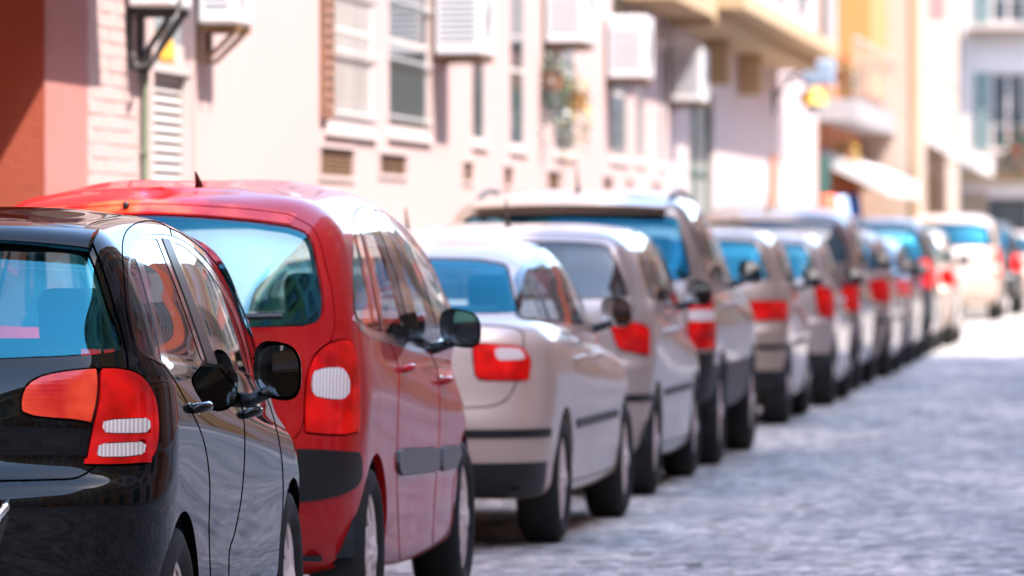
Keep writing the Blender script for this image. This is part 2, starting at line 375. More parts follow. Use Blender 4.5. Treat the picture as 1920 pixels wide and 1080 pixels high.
for a, b, t, bt in VENT:
    y0, y1, z0, z1 = Y(a), Y(b), zz(a, bt), zz(a, t)
    mb = MB(); LW.box(mb, y0 + .002, y1 - .002, z0 + .002, z1 - .002, -.022, -.016)
    for q in range(1, 6): LW.box(mb, y0 + .004, y1 - .004, z0 + (z1 - z0) * q / 6 - .004, z0 + (z1 - z0) * q / 6 + .004, -.0155, -.008)
    v = mb.build('vent', M_vent, wb)
    mb = MB(); e = .03
    LW.box(mb, y0 - e, y1 + e, z1 + .001, z1 + e, .002, .014); LW.box(mb, y0 - e, y1 + e, z0 - e, z0 - .001, .002, .014)
    LW.box(mb, y0 - e, y0 - .001, z0, z1, .002, .013); LW.box(mb, y1 + .001, y1 + e, z0, z1, .002, .013); mb.build('vent_frame', M_wall2, v)
# louvred door with a grey light over it
y0, y1 = Y(289), Y(366); zt = zz(300, 133)
M_louv = mat('white louvre paint', (.42, .37, .35), .55)
dr = MB(); LW.box(dr, y0 + .003, y0 + .09, .145, zt, -.097, -.03); LW.box(dr, y1 - .09, y1 - .003, .145, zt, -.097, -.03)
LW.box(dr, y0 + .09, y1 - .09, .145, .30, -.097, -.032); LW.box(dr, y0 + .003, y1 - .003, zt + .001, zt + .05, -.097, -.02)
dr = dr.build('door', M_louv, wb)
z = .31; sl = None
while z < zt - .05:
    if sl is None:
        mb = MB(); i = 0
        mb.v += [(dx, yy, dz) for dx, dz in ((.026, 0), (.027, .006), (.002, .054), (0, .048)) for yy in (y0 + .092, y1 - .092)]
        mb.f += [(0, 1, 3, 2), (2, 3, 5, 4), (4, 5, 7, 6), (6, 7, 1, 0), (0, 2, 4, 6), (1, 3, 5, 7)]
        sl = mb.build('slat', M_louv, dr); s_ = sl
    else: s_ = sl.copy(); COL.objects.link(s_); s_.parent = dr
    s_.location = (XW - .092, 0, z); z += .0555
M_pgrey = mat('grey pane', (.24, .27, .29), .25, 0, 0, .7)
mb = MB(); LW.box(mb, y0 + .2, y1 - .003, zt + .055, 3.68, -.097, -.08); tr = mb.build('transom_pane', M_pgrey, wb)
mb = MB(); LW.box(mb, y0 + .003, y0 + .2, zt + .055, 3.68, -.097, -.04); LW.box(mb, y0 + .21, y0 + .62, zt + .06, zz(300, 75), -.079, -.06); LW.box(mb, y1 - .38, y1 - .02, zt + .06, zz(355, 85), -.079, -.06); o = mb.build('white_panel', M_louv, tr); o['kind'] = 'stuff'
mb = MB(); yo = Y(331); zo = zz(331, 120)
prof = [(0, 0), (.05, .02), (.30, .10), (.33, .16), (.30, .24), (.16, .36), (.05, .46), (.0, .5)]
for zh, wv in ((0, .22), (.06, .26), (.14, .24), (.22, .14), (.28, .03)):
    for t in range(8): mb.v.append((XW - .055 + .02 * math.cos(t * math.pi / 4), yo + wv * math.sin(t * math.pi / 4), zo + zh * .68))
for i in range(4):
    for j in range(8): mb.f.append((i * 8 + j, i * 8 + (j + 1) % 8, (i + 1) * 8 + (j + 1) % 8, (i + 1) * 8 + j))
mb.f += [tuple(range(8)), tuple(range(32, 40))]
mb.build('orange_emblem', mat('orange yellow paint', (.75, .38, .05), .5), tr, smooth=True)
# thin pipe running down the wall
yp = Y(262); mb = MB(); mb.tube([(XW + .03, yp, .13), (XW + .03, yp, zz(262, 118)), (XW + .05, yp + .02, zz(262, 95))], .022, 8)
for zq in (1.9, 2.3): mb.box(*cbox((XW + .02, yp, zq), (.05, .06, .02)))
mb.build('drainpipe', mat('greenish pipe', (.17, .19, .13), .6), wb)
# ------------------------------------------------------------------ air conditioners on the left walls
M_acdark = mat('fan grille grey', (.25, .25, .26), .6)
def ac(px, pyb, label, dp=.30, hh=.58, wd=.85, X=XW, bracket=.24, hose=False, br_m=M_iron):
    y0 = yat(px, X); z0 = zat(pyb, y0, px)
    t = thing('air_conditioner', label, 'air conditioner', (X, y0 + wd / 2, z0), 0, 'air conditioners on the left facades')
    mb = MB(); mb.box((.03, -wd / 2, 0), (.03 + dp, wd / 2, hh)); c = mb.build('casing', M_white, t, bevel=.018)
    mb = MB(); x = .03 + dp + .004
    for r in (.06, .10, .14, .18, .22):
        n = 28
        for k in range(n):
            a0, a1 = 2 * math.pi * k / n, 2 * math.pi * (k + 1) / n
            mb.quad((x + .006, -.1 + r * math.cos(a0), hh / 2 + r * math.sin(a0)), (x + .006, -.1 + r * math.cos(a1), hh / 2 + r * math.sin(a1)), (x, -.1 + (r + .008) * math.cos(a1), hh / 2 + (r + .008) * math.sin(a1)), (x, -.1 + (r + .008) * math.cos(a0), hh / 2 + (r + .008) * math.sin(a0)))
    g_ = mb.build('fan_grille', M_acdark, c)
    mb = MB()
    for k in range(9): mb.box((.07, -wd / 2 - .006, .10 + k * .045), (.03 + dp - .05, -wd / 2 - .001, .112 + k * .045))
    mb.build('side_slots', M_acdark, c)
    for yy in (-wd / 2 + .12, wd / 2 - .12):
        mb = MB(); mb.box((.002, yy - .02, -.045), (.03 + dp, yy + .02, -.003)); mb.box((.002, yy - .02, -bracket), (.03, yy + .02, -.046))
        n = 1
        mb.v += [(.03, yy - .018, -bracket), (.03, yy + .018, -bracket), (.06, yy + .018, -bracket), (.06, yy - .018, -bracket), (.06 + dp * .8, yy - .018, -.046), (.06 + dp * .8, yy + .018, -.046), (.02 + dp * .8, yy + .018, -.046), (.02 + dp * .8, yy - .018, -.046)]
        q = len(mb.v) - 8; mb.f += [(q, q + 1, q + 2, q + 3), (q + 2, q + 5, q + 4, q + 3), (q, q + 7, q + 6, q + 1), (q + 4, q + 5, q + 6, q + 7), (q, q + 3, q + 4, q + 7), (q + 1, q + 6, q + 5, q + 2)]
        mb.build('bracket', br_m, t)
    if hose:
        mb = MB(); pts = [(.03 + dp + .02, -wd / 2 + .1, .05), (.03 + dp, -wd / 2 + .05, -.06), (.26, -wd / 2 + .02, -.08), (.20, -wd / 2, -.22), (.16, -wd / 2, -.30), (.08, -wd / 2, -.32), (.05, -wd / 2, -.25)]
        mb.tube([tuple(p) for p in crm(pts, False, 6)], .013, 6); mb.build('hose', M_greyplastic, t, smooth=True)
    return t
ac(230, 12, 'white air conditioner with dangling hose above the thin pipe', .25, wd=.6, hose=True, bracket=.34)
ac(362, 44, 'white air conditioner on brown bracket right of louvred door', .23, wd=.6, bracket=.22, br_m=M_vent)
ac(808, 102, 'large white air conditioner beside the wide dark window', .36, .62, .9, bracket=.08, br_m=M_vent)
ac(1016, 80, 'white air conditioner over the window with yellow and green plants', .36, .9, .9, bracket=.1, br_m=M_vent)
ac(1134, 146, 'white air conditioner over the narrow black window pair', .38, .62, .9, bracket=.1, br_m=M_vent)
ac(1252, 190, 'pale air conditioner at the corner of the white building', .36, .6, .9, bracket=.1, br_m=M_vent)
# string course / eave and cornice
mb = MB(); LW.box(mb, Y(1165), yd - .005, zz(1250, 34), zz(1250, 34) + .25, .003, .55); mb.build('eave', M_yell, wb)
# ------------------------------------------------------------------ hanging plants at the third window
def plant(name, label, cat, c, rad, n, cols, seed, pot=None, trail=0., group=None):
    rs = np.random.default_rng(seed); t = thing(name, label, cat, c, 0, group)
    if pot:
        mb = MB()
        for zz_, rr in ((-.16, pot * .7), (0, pot), (.0, pot * .86)):
            for k in range(14): mb.v.append((rr * math.cos(k * math.pi / 7), rr * math.sin(k * math.pi / 7), zz_))
        for i in range(2):
            for k in range(14): mb.f.append((i * 14 + k, i * 14 + (k + 1) % 14, (i + 1) * 14 + (k + 1) % 14, (i + 1) * 14 + k))
        mb.f += [tuple(range(14))]
        mb.build('pot', mat('clay pot', (.36, .15, .08), .8), t)
    for ci, (nm, m_, fr) in enumerate(cols):
        mb = MB()
        for k in range(int(n * fr)):
            d = rs.normal(size=3); d /= np.linalg.norm(d); p = d * rad * rs.uniform(.3, 1, 1) ** .5 * np.array([.8, 1, 1])
            p[2] -= trail * rs.uniform(0, 1) ** 2; a = rs.normal(size=3); a /= np.linalg.norm(a); b = np.cross(a, rs.normal(size=3)); b /= np.linalg.norm(b); s_ = rad * rs.uniform(.07, .15)
            mb.quad(p - a * s_, p + b * s_ * .5, p + a * s_, p - b * s_ * .5)
        o = mb.build(nm, m_, t); o['kind'] = 'stuff'
    mb = MB()
    for k in range(6):
        d = rs.normal(size=3) * rad * .4; mb.tube([(0, 0, -.05), (d[0] * .4, d[1] * .4, .06), (d[0], d[1], abs(d[2]) - trail * .3)], .006, 4)
    o = mb.build('stems', mat('stem green', (.09, .10, .03), .8), t)
    return t
M_leaf = mat('leaf green', (.075, .12, .03), .6, noise=.4, nscale=9)
M_leafd = mat('deep leaf green', (.03, .075, .035), .6, noise=.3, nscale=9)
M_flow = mat('yellow petals', (.75, .45, .04), .6)
M_flowr = mat('red petals', (.6, .06, .05), .6)
M_flww = mat('white petals', (.7, .68, .62), .6)
yw = Y(1052); plant('potted_plant', 'yellow flowering plant in front of the third narrow window', 'plant', (XW + .13, yw, zz(1052, 175)), .2, 420, [('leaves', M_leaf, .65), ('flowers', M_flow, .35)], 3, .12, .5)
yw = Y(1014); plant('hanging_plant', 'dark hanging plant with white flowers left of the third narrow window', 'plant', (XW + .12, yw, zz(1014, 135)), .24, 420, [('leaves', M_leafd, .85), ('flowers', M_flww, .15)], 4, .11, .5)
# ------------------------------------------------------------------ chalk white building
ye = Y(1532)
cw = thing('chalk_building', 'chalk white building with green framed door and yellow cornice', 'building', (XW, (yd + ye) / 2, 0))
H2 = [(Y(1291), Y(1338), .13, zz(1291, 165), .1)]
UP2 = [(a, a + 1.4) for a in np.arange(yd + 4, ye - 2, 5)]
for a, b in UP2: H2.append((a, b, 4.9, 6.9, .12))
LW.wall(yd + .01, ye, 0, 9.0, H2).build('wall', M_wall2, cw)
window(LW, cw, Y(1291), Y(1338), .13, zz(1291, 165), .1, M_green, M_pane2, 1, 2, .16, False)
for i, (a, b) in enumerate(UP2): window(LW, cw, a, b, 4.9, 6.9, .12); shutter_leaf(LW, cw, a - .62, a - .02, 4.9, 6.9, .004, M_green, .1); shutter_leaf(LW, cw, b + .02, b + .62, 4.9, 6.9, .004, M_green, .1)
za = zz(1262, 70)
mb = MB(); LW.box(mb, yd + .02, Y(1460), za + .30, za + .48, .003, .85); LW.box(mb, yd + .02, Y(1460), za + .12, za + .299, .003, .55); mb.build('cornice', M_yell, cw)
for pxx in (1322, 1384):
    mb = MB(); a = Y(pxx); LW.box(mb, a, a + .18, za - .42, za + .118, .003, .30); mb.build('bracket', M_yell, cw, bevel=.03)
mb = MB(); mb.tube([(XW + .06, Y(1443), .13), (XW + .06, Y(1443), zz(1443, 290))], .05, 8); mb.build('drainpipe', mat('copper pipe', (.42, .17, .09), .5), cw)
# wall lantern
yl = Y(1450); t = thing('wall_lantern', 'dark wall lantern with yellow shade on the chalk white building', 'lantern', (XW, yl, zz(1450, 200)))
mb = MB(); mb.tube([(.0, 0, .05), (.25, 0, .42), (.55, 0, .30)], .03, 6); mb.box((0, -.05, -.1), (.04, .05, .25)); mb.build('arm', M_iron, t)
mb = MB()
for zq, rq in ((.26, .05), (.20, .15), (.04, .21), (.04, .17)):
    for k in range(12): mb.v.append((.55 + rq * math.cos(k * math.pi / 6), rq * math.sin(k * math.pi / 6), zq))
for i in range(3):
    for k in range(12): mb.f.append((i * 12 + k, i * 12 + (k + 1) % 12, (i + 1) * 12 + (k + 1) % 12, (i + 1) * 12 + k))
mb.build('shade', mat('yellow enamel', (.72, .42, .06), .4), t)
mb = MB(); mb.ico((.55, 0, -.02), .11); mb.build('bulb', M_white, t)
t = thing('wall_lamp', 'grey blue floodlight above the yellow lantern', 'lamp', (XW, Y(1466), zz(1466, 160)))
mb = MB(); mb.box((.3, -.25, 0), (.75, .25, .36)); mb.build('housing', mat('blue grey enamel', (.22, .28, .36), .5), t, bevel=.04); mb = MB(); mb.tube([(0, 0, .1), (.32, 0, .2)], .035, 6); mb.build('arm', M_iron, t)
# ------------------------------------------------------------------ orange building with shop and balcony
yf_ = Y(1616)
ob = thing('orange_building', 'orange building with plant filled balcony over a shop opening', 'building', (XW, (ye + yf_) / 2, 0))
LW.wall(ye + .01, yf_, 0, 10, [(Y(1541), Y(1608), .13, 2.55, .9), (Y(1545), Y(1580), 3.9, 6.4, .15)]).build('wall', M_orange, ob)
window(LW, ob, Y(1545), Y(1580), 3.9, 6.4, .15, M_frame, M_pgrey, 1, 1, .1, False)
shutter_leaf(LW, ob, Y(1538), Y(1545) - .02, 3.9, 6.4, .004, M_green, .12)
zb = zz(1540, 188)
mb = MB(); LW.box(mb, Y(1583), yf_ - .01, zb + .25, 9.9, .003, .46); mb.build('bay', mat('vivid orange plaster', (.60, .20, .06), .85, noise=.06), ob)
mb = MB(); LW.box(mb, ye + .03, yf_ - .05, zb - .35, zb, .003, .62); bal = mb.build('balcony', mat('grey balcony plaster', (.28, .25, .24), .8, noise=.08), ob)
mb = MB(); LW.box(mb, ye + .03, yf_ - .05, zb + .95, zb + 1.0, .56, .61)
for a in np.arange(ye + .1, yf_ - .1, 1.3): LW.box(mb, a, a + .03, zb + .002, zb + .949, .57, .60)
o = mb.build('railing', M_trimw, bal); o['kind'] = 'stuff'
plant('balcony_plant', 'bright green plant spilling over the grey balcony rail', 'plant', (XW + .36, Y(1540), zb + .45), .34, 260, [('leaves', M_leaf, 1)], 11, .2, .2)
plant('balcony_plant', 'dark green bush at the far end of the grey balcony', 'plant', (XW + .3, Y(1572), zb + .45), .34, 260, [('leaves', M_leaf, 1)], 12, .2, .1)
plant('balcony_plant', 'green plant with orange flowers hanging under the grey balcony', 'plant', (XW + .3, Y(1550), zb - .8), .32, 260, [('leaves', M_leaf, .8), ('flowers', M_flow, .2)], 13, .2, .3)
def awning(name, label, X, y0, y1, zt, zb_, out, m, val=.28):
    t = thing(name, label, 'awning', (X, (y0 + y1) / 2, zt)); hw = (y1 - y0) / 2; n = 14; mb = MB()
    for i in range(n + 1):
        s_ = i / n; x = out * s_; z = (zb_ - zt) * s_ - .12 * math.sin(s_ * math.pi) * .4
        for yy in (-hw, hw): mb.v += [(x + .01, yy, z), (x + .01, yy, z + .012)]
    for i in range(n): q = i * 4; mb.f += [(q, q + 2, q + 6, q + 4), (q + 1, q + 5, q + 7, q + 3), (q, q + 4, q + 5, q + 1), (q + 2, q + 3, q + 7, q + 6)]
    mb.build('canvas', m, t)
    mb = MB(); nn = 22
    for i in range(nn):
        a0, a1 = -hw + 2 * hw * i / nn, -hw + 2 * hw * (i + 1) / nn
        mb.quad((out + .012, a0, zb_ - zt), (out + .012, a1, zb_ - zt), (out + .012, a1 - .02, zb_ - zt - val), (out + .012, (a0 + a1) / 2, zb_ - zt - val - .05), (out + .012, a0 + .02, zb_ - zt - val))
    for yy in (-hw, hw): mb.quad((.01, yy, 0), (out, yy, zb_ - zt), (out, yy, zb_ - zt - val), (.01, yy, -.25))
    mb.build('valance', m, t)
    for yy in (-hw + .1, hw - .1):
        mb = MB(); mb.tube([(.01, yy, zb_ - zt - .1), (out * .95, yy, zb_ - zt - .02)], .02, 6); mb.build('arm', M_iron, t)
    return t
M_canvas = mat('white canvas', (.5, .46, .44), .9)
awning('shop_awning', 'white awning over the shop with coloured goods', XW, Y(1537), Y(1612), zz(1540, 278), zz(1540, 330), 1.05, M_canvas)
mb = MB(); mb.box((XW + .02, ye + .2, .13), (XW + .16, ye + .9, 2.7)); mb.build('shop_door', M_green, ob)
def garment(name, label, px, top, bot, m, w_=.55, X=XW + .45):
    y0 = yat(px, X); z1, z0 = zat(top, y0, px), max(.3, zat(bot, y0, px)); t = thing(name, label, 'clothing', (X, y0, z0)); mb = MB(); n = 16
    for s_, z, k in ((.38, z1 - z0, .1), (.5, (z1 - z0) * .86, .12), (.55, (z1 - z0) * .4, .16), (.7, 0, .2)):
        for j in range(n): a = 2 * math.pi * j / n; mb.v.append((k * math.cos(a) + .02 * math.cos(5 * a), w_ * s_ * math.sin(a), z))
    for i in range(3):
        for j in range(n): mb.f.append((i * n + j, i * n + (j + 1) % n, (i + 1) * n + (j + 1) % n, (i + 1) * n + j))
    mb.f.append(tuple(range(n))); mb.build('cloth', m, t, smooth=True)
    mb = MB(); mb.tube([(0, 0, z1 - z0), (0, 0, z1 - z0 + .12), (.03, 0, z1 - z0 + .15)], .012, 5); mb.build('hanger', M_iron, t)
garment('hanging_dress', 'orange red dress hanging under the white shop awning', 1552, 366, 440, mat('orange red cloth', (.75, .12, .06), .9))
garment('hanging_dress', 'pale blue grey dress between the red and blue ones', 1573, 368, 440, mat('pale blue cloth', (.30, .38, .50), .9))
garment('hanging_dress', 'deep blue dress hanging at the shop corner', 1597, 362, 440, mat('deep blue cloth', (.01, .10, .40), .9))
# ------------------------------------------------------------------ cream building that stands forward into the street
XC = -4.55
y0, y1 = Y(1614), 131.0
cb = thing('cream_building', 'tall peach cream building standing forward past the shop', 'building', (XC, (y0 + y1) / 2, 0))
CW = Fac((XC, 0, 0), (0, 1, 0), (1, 0, 0))
h3 = [(a, a + 1.3, 4.6, 6.6, .12) for a in np.arange(y0 + 3, y1 - 2, 4.5)] + [(y0 + 4, y0 + 7, .13, 2.6, .5), (y0 + 9, y0 + 10.4, .13, 2.5, .2)]
CW.wall(y0 + .005, y1, 0, 11.5, h3, 3).build('wall', M_cream, cb)
for q in h3[:-2]: window(CW, cb, *q[:4], .12)
mb = MB(); CW.box(mb, y0 + 9.02, y0 + 10.38, .14, 2.48, -.19, -.1); mb.build('door', M_brown, cb)
mb = MB(); CW.box(mb, y0 - .08, y1, 11.4, 11.7, -.5, .25); mb.build('cornice', M_trimw, cb)
CF = Fac((XC, y0 + .005, 0), (-1, 0, 0), (0, -1, 0))
mb = MB(); CF.box(mb, .02, .12, .1, 11.3, .003, .05); mb.build('pilaster', M_yell, cb)
awning('cafe_awning', 'long white awning past the cream building corner', XC, y0 + 3, y0 + 13, zat(242, y0 + 3, 1740), zat(285, y0 + 3, 1740), .95, M_canvas, .35)
# ------------------------------------------------------------------ buildings closing the street, facing the camera
def end_building(name, label, X0, X1, Yf, Ht, m, seed, sh_m, balc=True, gf=None):
    rs = random.Random(seed); f = Fac((X0, Yf, 0), (1, 0, 0), (0, -1, 0)); Lw = X1 - X0
    t = thing(name, label, 'building', ((X0 + X1) / 2, Yf, 0)); hs = []; n = max(1, int(Lw / 1.75)); st = Lw / n
    for i in range(n):
        c = st * (i + .5)
        hs.append((c - .5, c + .5, .02, 2.35, .3))
        for z in np.arange(3.5, Ht - 2.2, 3.1): hs.append((c - .42, c + .42, z, z + 1.9, .14))
    f.wall(0, Lw, 0, Ht, hs, 8).build('wall', m, t)
    if gf:
        mb = MB(); prev = 0
        for q in [h_ for h_ in hs if h_[2] < .1] + [(Lw, Lw, 0, 0, 0)]:
            f.box(mb, prev + .003, q[0] - .003, .0, 2.5, .003, .03); prev = q[1]
        mb.build('ground_floor_cladding', gf, t)
    for q in hs:
        if q[2] < .1:
            mb = MB(); f.box(mb, q[0] + .01, q[1] - .01, .03, 2.33, -.29, -.22); mb.build('door', rs.choice([M_brown, M_pane, M_green, M_iron]), t); continue
        window(f, t, *q[:4], .14, M_frame, M_pane, 1, 1, .06, True)
        if rs.random() < .75:
            shutter_leaf(f, t, q[0] - .40, q[0] - .01, q[2], q[3], .004, sh_m, .12); shutter_leaf(f, t, q[1] + .01, q[1] + .40, q[2], q[3], .004, sh_m, .12)
        if balc and rs.random() < .5:
            mb = MB(); f.box(mb, q[0] - .5, q[1] + .5, q[2] - .16, q[2] - .02, .003, .7); b_ = mb.build('balcony', M_trimw, t)
            mb = MB(); f.box(mb, q[0] - .5, q[1] + .5, q[2] + .85, q[2] + .9, .65, .69)
            for a in np.arange(q[0] - .48, q[1] + .48, .16): f.box(mb, a, a + .02, q[2] - .018, q[2] + .849, .66, .68)
            o = mb.build('railing', M_iron, b_); o['kind'] = 'stuff'
    mb = MB(); f.box(mb, 0, Lw, 2.75, 3.0, .003, .22); mb.build('string_course', M_yell, t)
    mb = MB(); f.box(mb, -.0, Lw, Ht - .3, Ht, .004, .35); mb.build('cornice', M_trimw, t)
    return t
M_pale = mat('pale grey plaster', (.66, .56, .52), .85, noise=.08, nscale=.6)
M_tan = mat('tan stone cladding', (.32, .22, .15), .8, noise=.15, nscale=2)
M_gsh = mat('grey green shutter', (.16, .22, .21), .6)
end_building('dark_building', 'dark grey building between the cream corner and the pale facade', -8.5, -5.15, 146, 15, mat('slate grey plaster', (.09, .09, .1), .85, noise=.3, nscale=1), 5, M_green, True)
end_building('pale_building', 'pale grey building closing the end of the street', -5.14, 1.6, 150, 13, M_pale, 8, M_gsh, True, M_tan)
end_building('pink_building', 'pinkish building at the far right end of the street', 1.61, 9.5, 150, 12, M_rose, 9, M_gsh, True)
plant('balcony_plant', 'dark green bush with red flowers at the street end', 'plant', (-3.75, 149.1, zat(275, 149, 1905)), .6, 300, [('leaves', M_leafd, .85), ('flowers', M_flowr, .15)], 21, .3, .3)
t = thing('banner', 'pink red cloth banner hanging high at the cream building corner', 'banner', (XC, 114.0, zat(38, 114, 1735)))
mb = MB(); mb.box((.05, -.02, 0), (.33, .02, .9)); mb.build('cloth', mat('pink red cloth', (.55, .2, .19), .9), t); mb = MB(); mb.tube([(0, 0, .92), (.4, 0, .92)], .025, 6); mb.build('rod', M_iron, t)
# ------------------------------------------------------------------ rows outside the frame that shade the street and show in the paintwork
RW = Fac((5.05, 0, 0), (0, 1, 0), (-1, 0, 0))
def row_building(fac, name, label, a0, a1, Ht, m, seed, sh_m, thick=8, door=M_brown):
    rs = random.Random(seed); t = thing(name, label, 'building', fac.p((a0 + a1) / 2, 0)); hs = []; n = max(1, int((a1 - a0) / 2.7)); st = (a1 - a0) / n
    for i in range(n):
        c = a0 + st * (i + .5); w2 = .55 if i % 3 else .8
        hs.append((c - w2, c + w2, .13, 2.6, .3)); z = 3.9
        while z < Ht - 2.6: hs.append((c - .55, c + .55, z, z + 2.1, .18)); z += 3.3
    fac.wall(a0 + .01, a1, 0, Ht, hs, thick).build('wall', m, t)
    for q in hs:
        if q[2] < .2:
            mb = MB(); fac.box(mb, q[0] + .01, q[1] - .01, .14, 2.58, -.29, -.2); mb.build('door', rs.choice([door, M_pane, M_green, M_pane2]), t); continue
        window(fac, t, *q[:4], .18, M_frame, M_pane, 1, 1, .07, True)
        if rs.random() < .8: shutter_leaf(fac, t, q[0] - .55, q[0] - .01, q[2], q[3], .004, sh_m, .14); shutter_leaf(fac, t, q[1] + .01, q[1] + .55, q[2], q[3], .004, sh_m, .14)
        if rs.random() < .35:
            mb = MB(); fac.box(mb, q[0] - .4, q[1] + .4, q[2] - .18, q[2] - .03, .003, .6); b_ = mb.build('balcony', M_trimw, t)
            mb = MB(); fac.box(mb, q[0] - .4, q[1] + .4, q[2] + .9, q[2] + .95, .55, .59)
            for a in np.arange(q[0] - .38, q[1] + .38, .14): fac.box(mb, a, a + .018, q[2] - .028, q[2] + .899, .56, .578)
            o = mb.build('railing', M_iron, b_); o['kind'] = 'stuff'
    mb = MB(); fac.box(mb, a0 + .01, a1, 3.2, 3.42, .003, .10); mb.build('string_course', M_trimw, t)
    return t
M_ochre = mat('ochre plaster', (.42, .23, .09), .85, noise=.12, nscale=1)
M_sand = mat('sand plaster', (.40, .31, .22), .85, noise=.12, nscale=1)
HR = 16.6
a = -52.
ROW = [(14, M_sand, M_green, 'sand', 'far behind the camera'), (12, M_ochre, M_brown, 'ochre', 'well behind the camera'), (13, M_cream, M_green, 'cream', 'behind the camera'), (11, M_orange, M_green, 'orange', 'just behind the camera'),
    (12, M_sand, M_brown, 'sand', 'beside the camera'), (7, M_ochre, M_green, 'ochre', 'across from the doorway'), (6, M_wall2, M_brown, 'white', 'across from the louvred door'), (6.5, M_orange, M_green, 'orange', 'across from the barred windows'), (5.5, M_cream, M_brown, 'cream', 'across from the vents'),
    (6, M_terra, M_green, 'terracotta', 'across from the air conditioners'), (5.5, M_sand, M_brown, 'sand', 'across from the narrow windows'), (6, M_ochre, M_iron, 'ochre', 'across from the corner air conditioner'), (5, M_wall2, M_green, 'white', 'across from the green door'), (5.5, M_rose, M_brown, 'rose', 'next to the last tall one'), (5.5, M_cream, M_iron, 'cream', 'last of the tall ones')]
for i, (ln, m_, s_, cn, wh) in enumerate(ROW):
    row_building(RW, 'street_building', cn + ' plastered building on the shaded side, ' + wh, a, a + ln, HR + (i % 3) * .0, m_, 30 + i, s_); a += ln
a = 74.2
for i, (ln, m_, s_) in enumerate([(8, M_terra, M_green), (7, M_cream, M_brown), (9, M_ochre, M_brown), (8, M_wall2, M_green), (9, M_sand, M_brown), (8, M_rose, M_green), (12, M_ochre, M_green), (12, M_sand, M_brown)]):
    row_building(RW, 'street_building', ['brick red', 'cream', 'ochre', 'white', 'sand', 'rose', 'yellowish', 'pale sand'][i] + ' low building on the shaded side, ' + ['first of the low ones', 'second of the low ones', 'third of the low ones', 'fourth of the low ones', 'fifth of the low ones', 'sixth of the low ones', 'last but one of the low ones', 'last of the low ones'][i], a, a + ln, 9.4, m_, 60 + i, s_); a += ln
a = -52.
for i, (ln, m_, s_) in enumerate([(15, M_wall2, M_green), (14, M_cream, M_brown), (14, M_yell, M_green), (15, M_cream, M_brown), (17, M_wall, M_green)]):
    row_building(LW, 'street_building', ['white', 'cream', 'yellow', 'peach', 'pale'][i] + ' sunlit building behind the camera on the left side', a, a + ln, 9 + i % 2, m_, 80 + i, s_, 5); a += ln
BW = Fac((-7, -58, 0), (1, 0, 0), (0, 1, 0))
row_building(BW, 'street_building', 'peach building closing the street behind the camera', 0, 13, 15, M_cream, 91, M_green, 6)
for o in list(COL.objects):         # children were laid out in world space: keep them there
    if o.parent and o.parent.get('category') in ('building',) : o.matrix_parent_inverse = Matrix.Translation(o.parent.location).inverted()
# ------------------------------------------------------------------ cars: surface made of closed rings, then cut along real panel lines
def pchip(xk, yk, x):
    xk = np.asarray(xk, float); yk = np.asarray(yk, float); h = np.diff(xk); d = np.diff(yk) / h; m = np.zeros(len(xk))
    for i in range(1, len(xk) - 1):
        if d[i - 1] * d[i] > 0:
            w1 = 2 * h[i] + h[i - 1]; w2 = h[i] + 2 * h[i - 1]; m[i] = (w1 + w2) / (w1 / d[i - 1] + w2 / d[i])
    x = np.asarray(x, float); i = np.clip(np.searchsorted(xk, x) - 1, 0, len(h) - 1); t = (x - xk[i]) / h[i]
    return (yk[i] * (1 + 2 * t) * (1 - t) ** 2 + m[i] * h[i] * t * (1 - t) ** 2 + yk[i + 1] * t * t * (3 - 2 * t) + m[i + 1] * h[i] * t * t * (t - 1))
def bez(p0, p1, p2, p3, t):
    t = t[:, None]; return (1 - t) ** 3 * p0 + 3 * (1 - t) ** 2 * t * p1 + 3 * (1 - t) * t * t * p2 + t ** 3 * p3
RK = ('yr', 'zr', 'zc', 'zm', 'zf', 'zn', 'rb', 'wr', 'rx', 'ry', 'bu', 'wf', 'fx', 'fy', 'fb', 'yf')
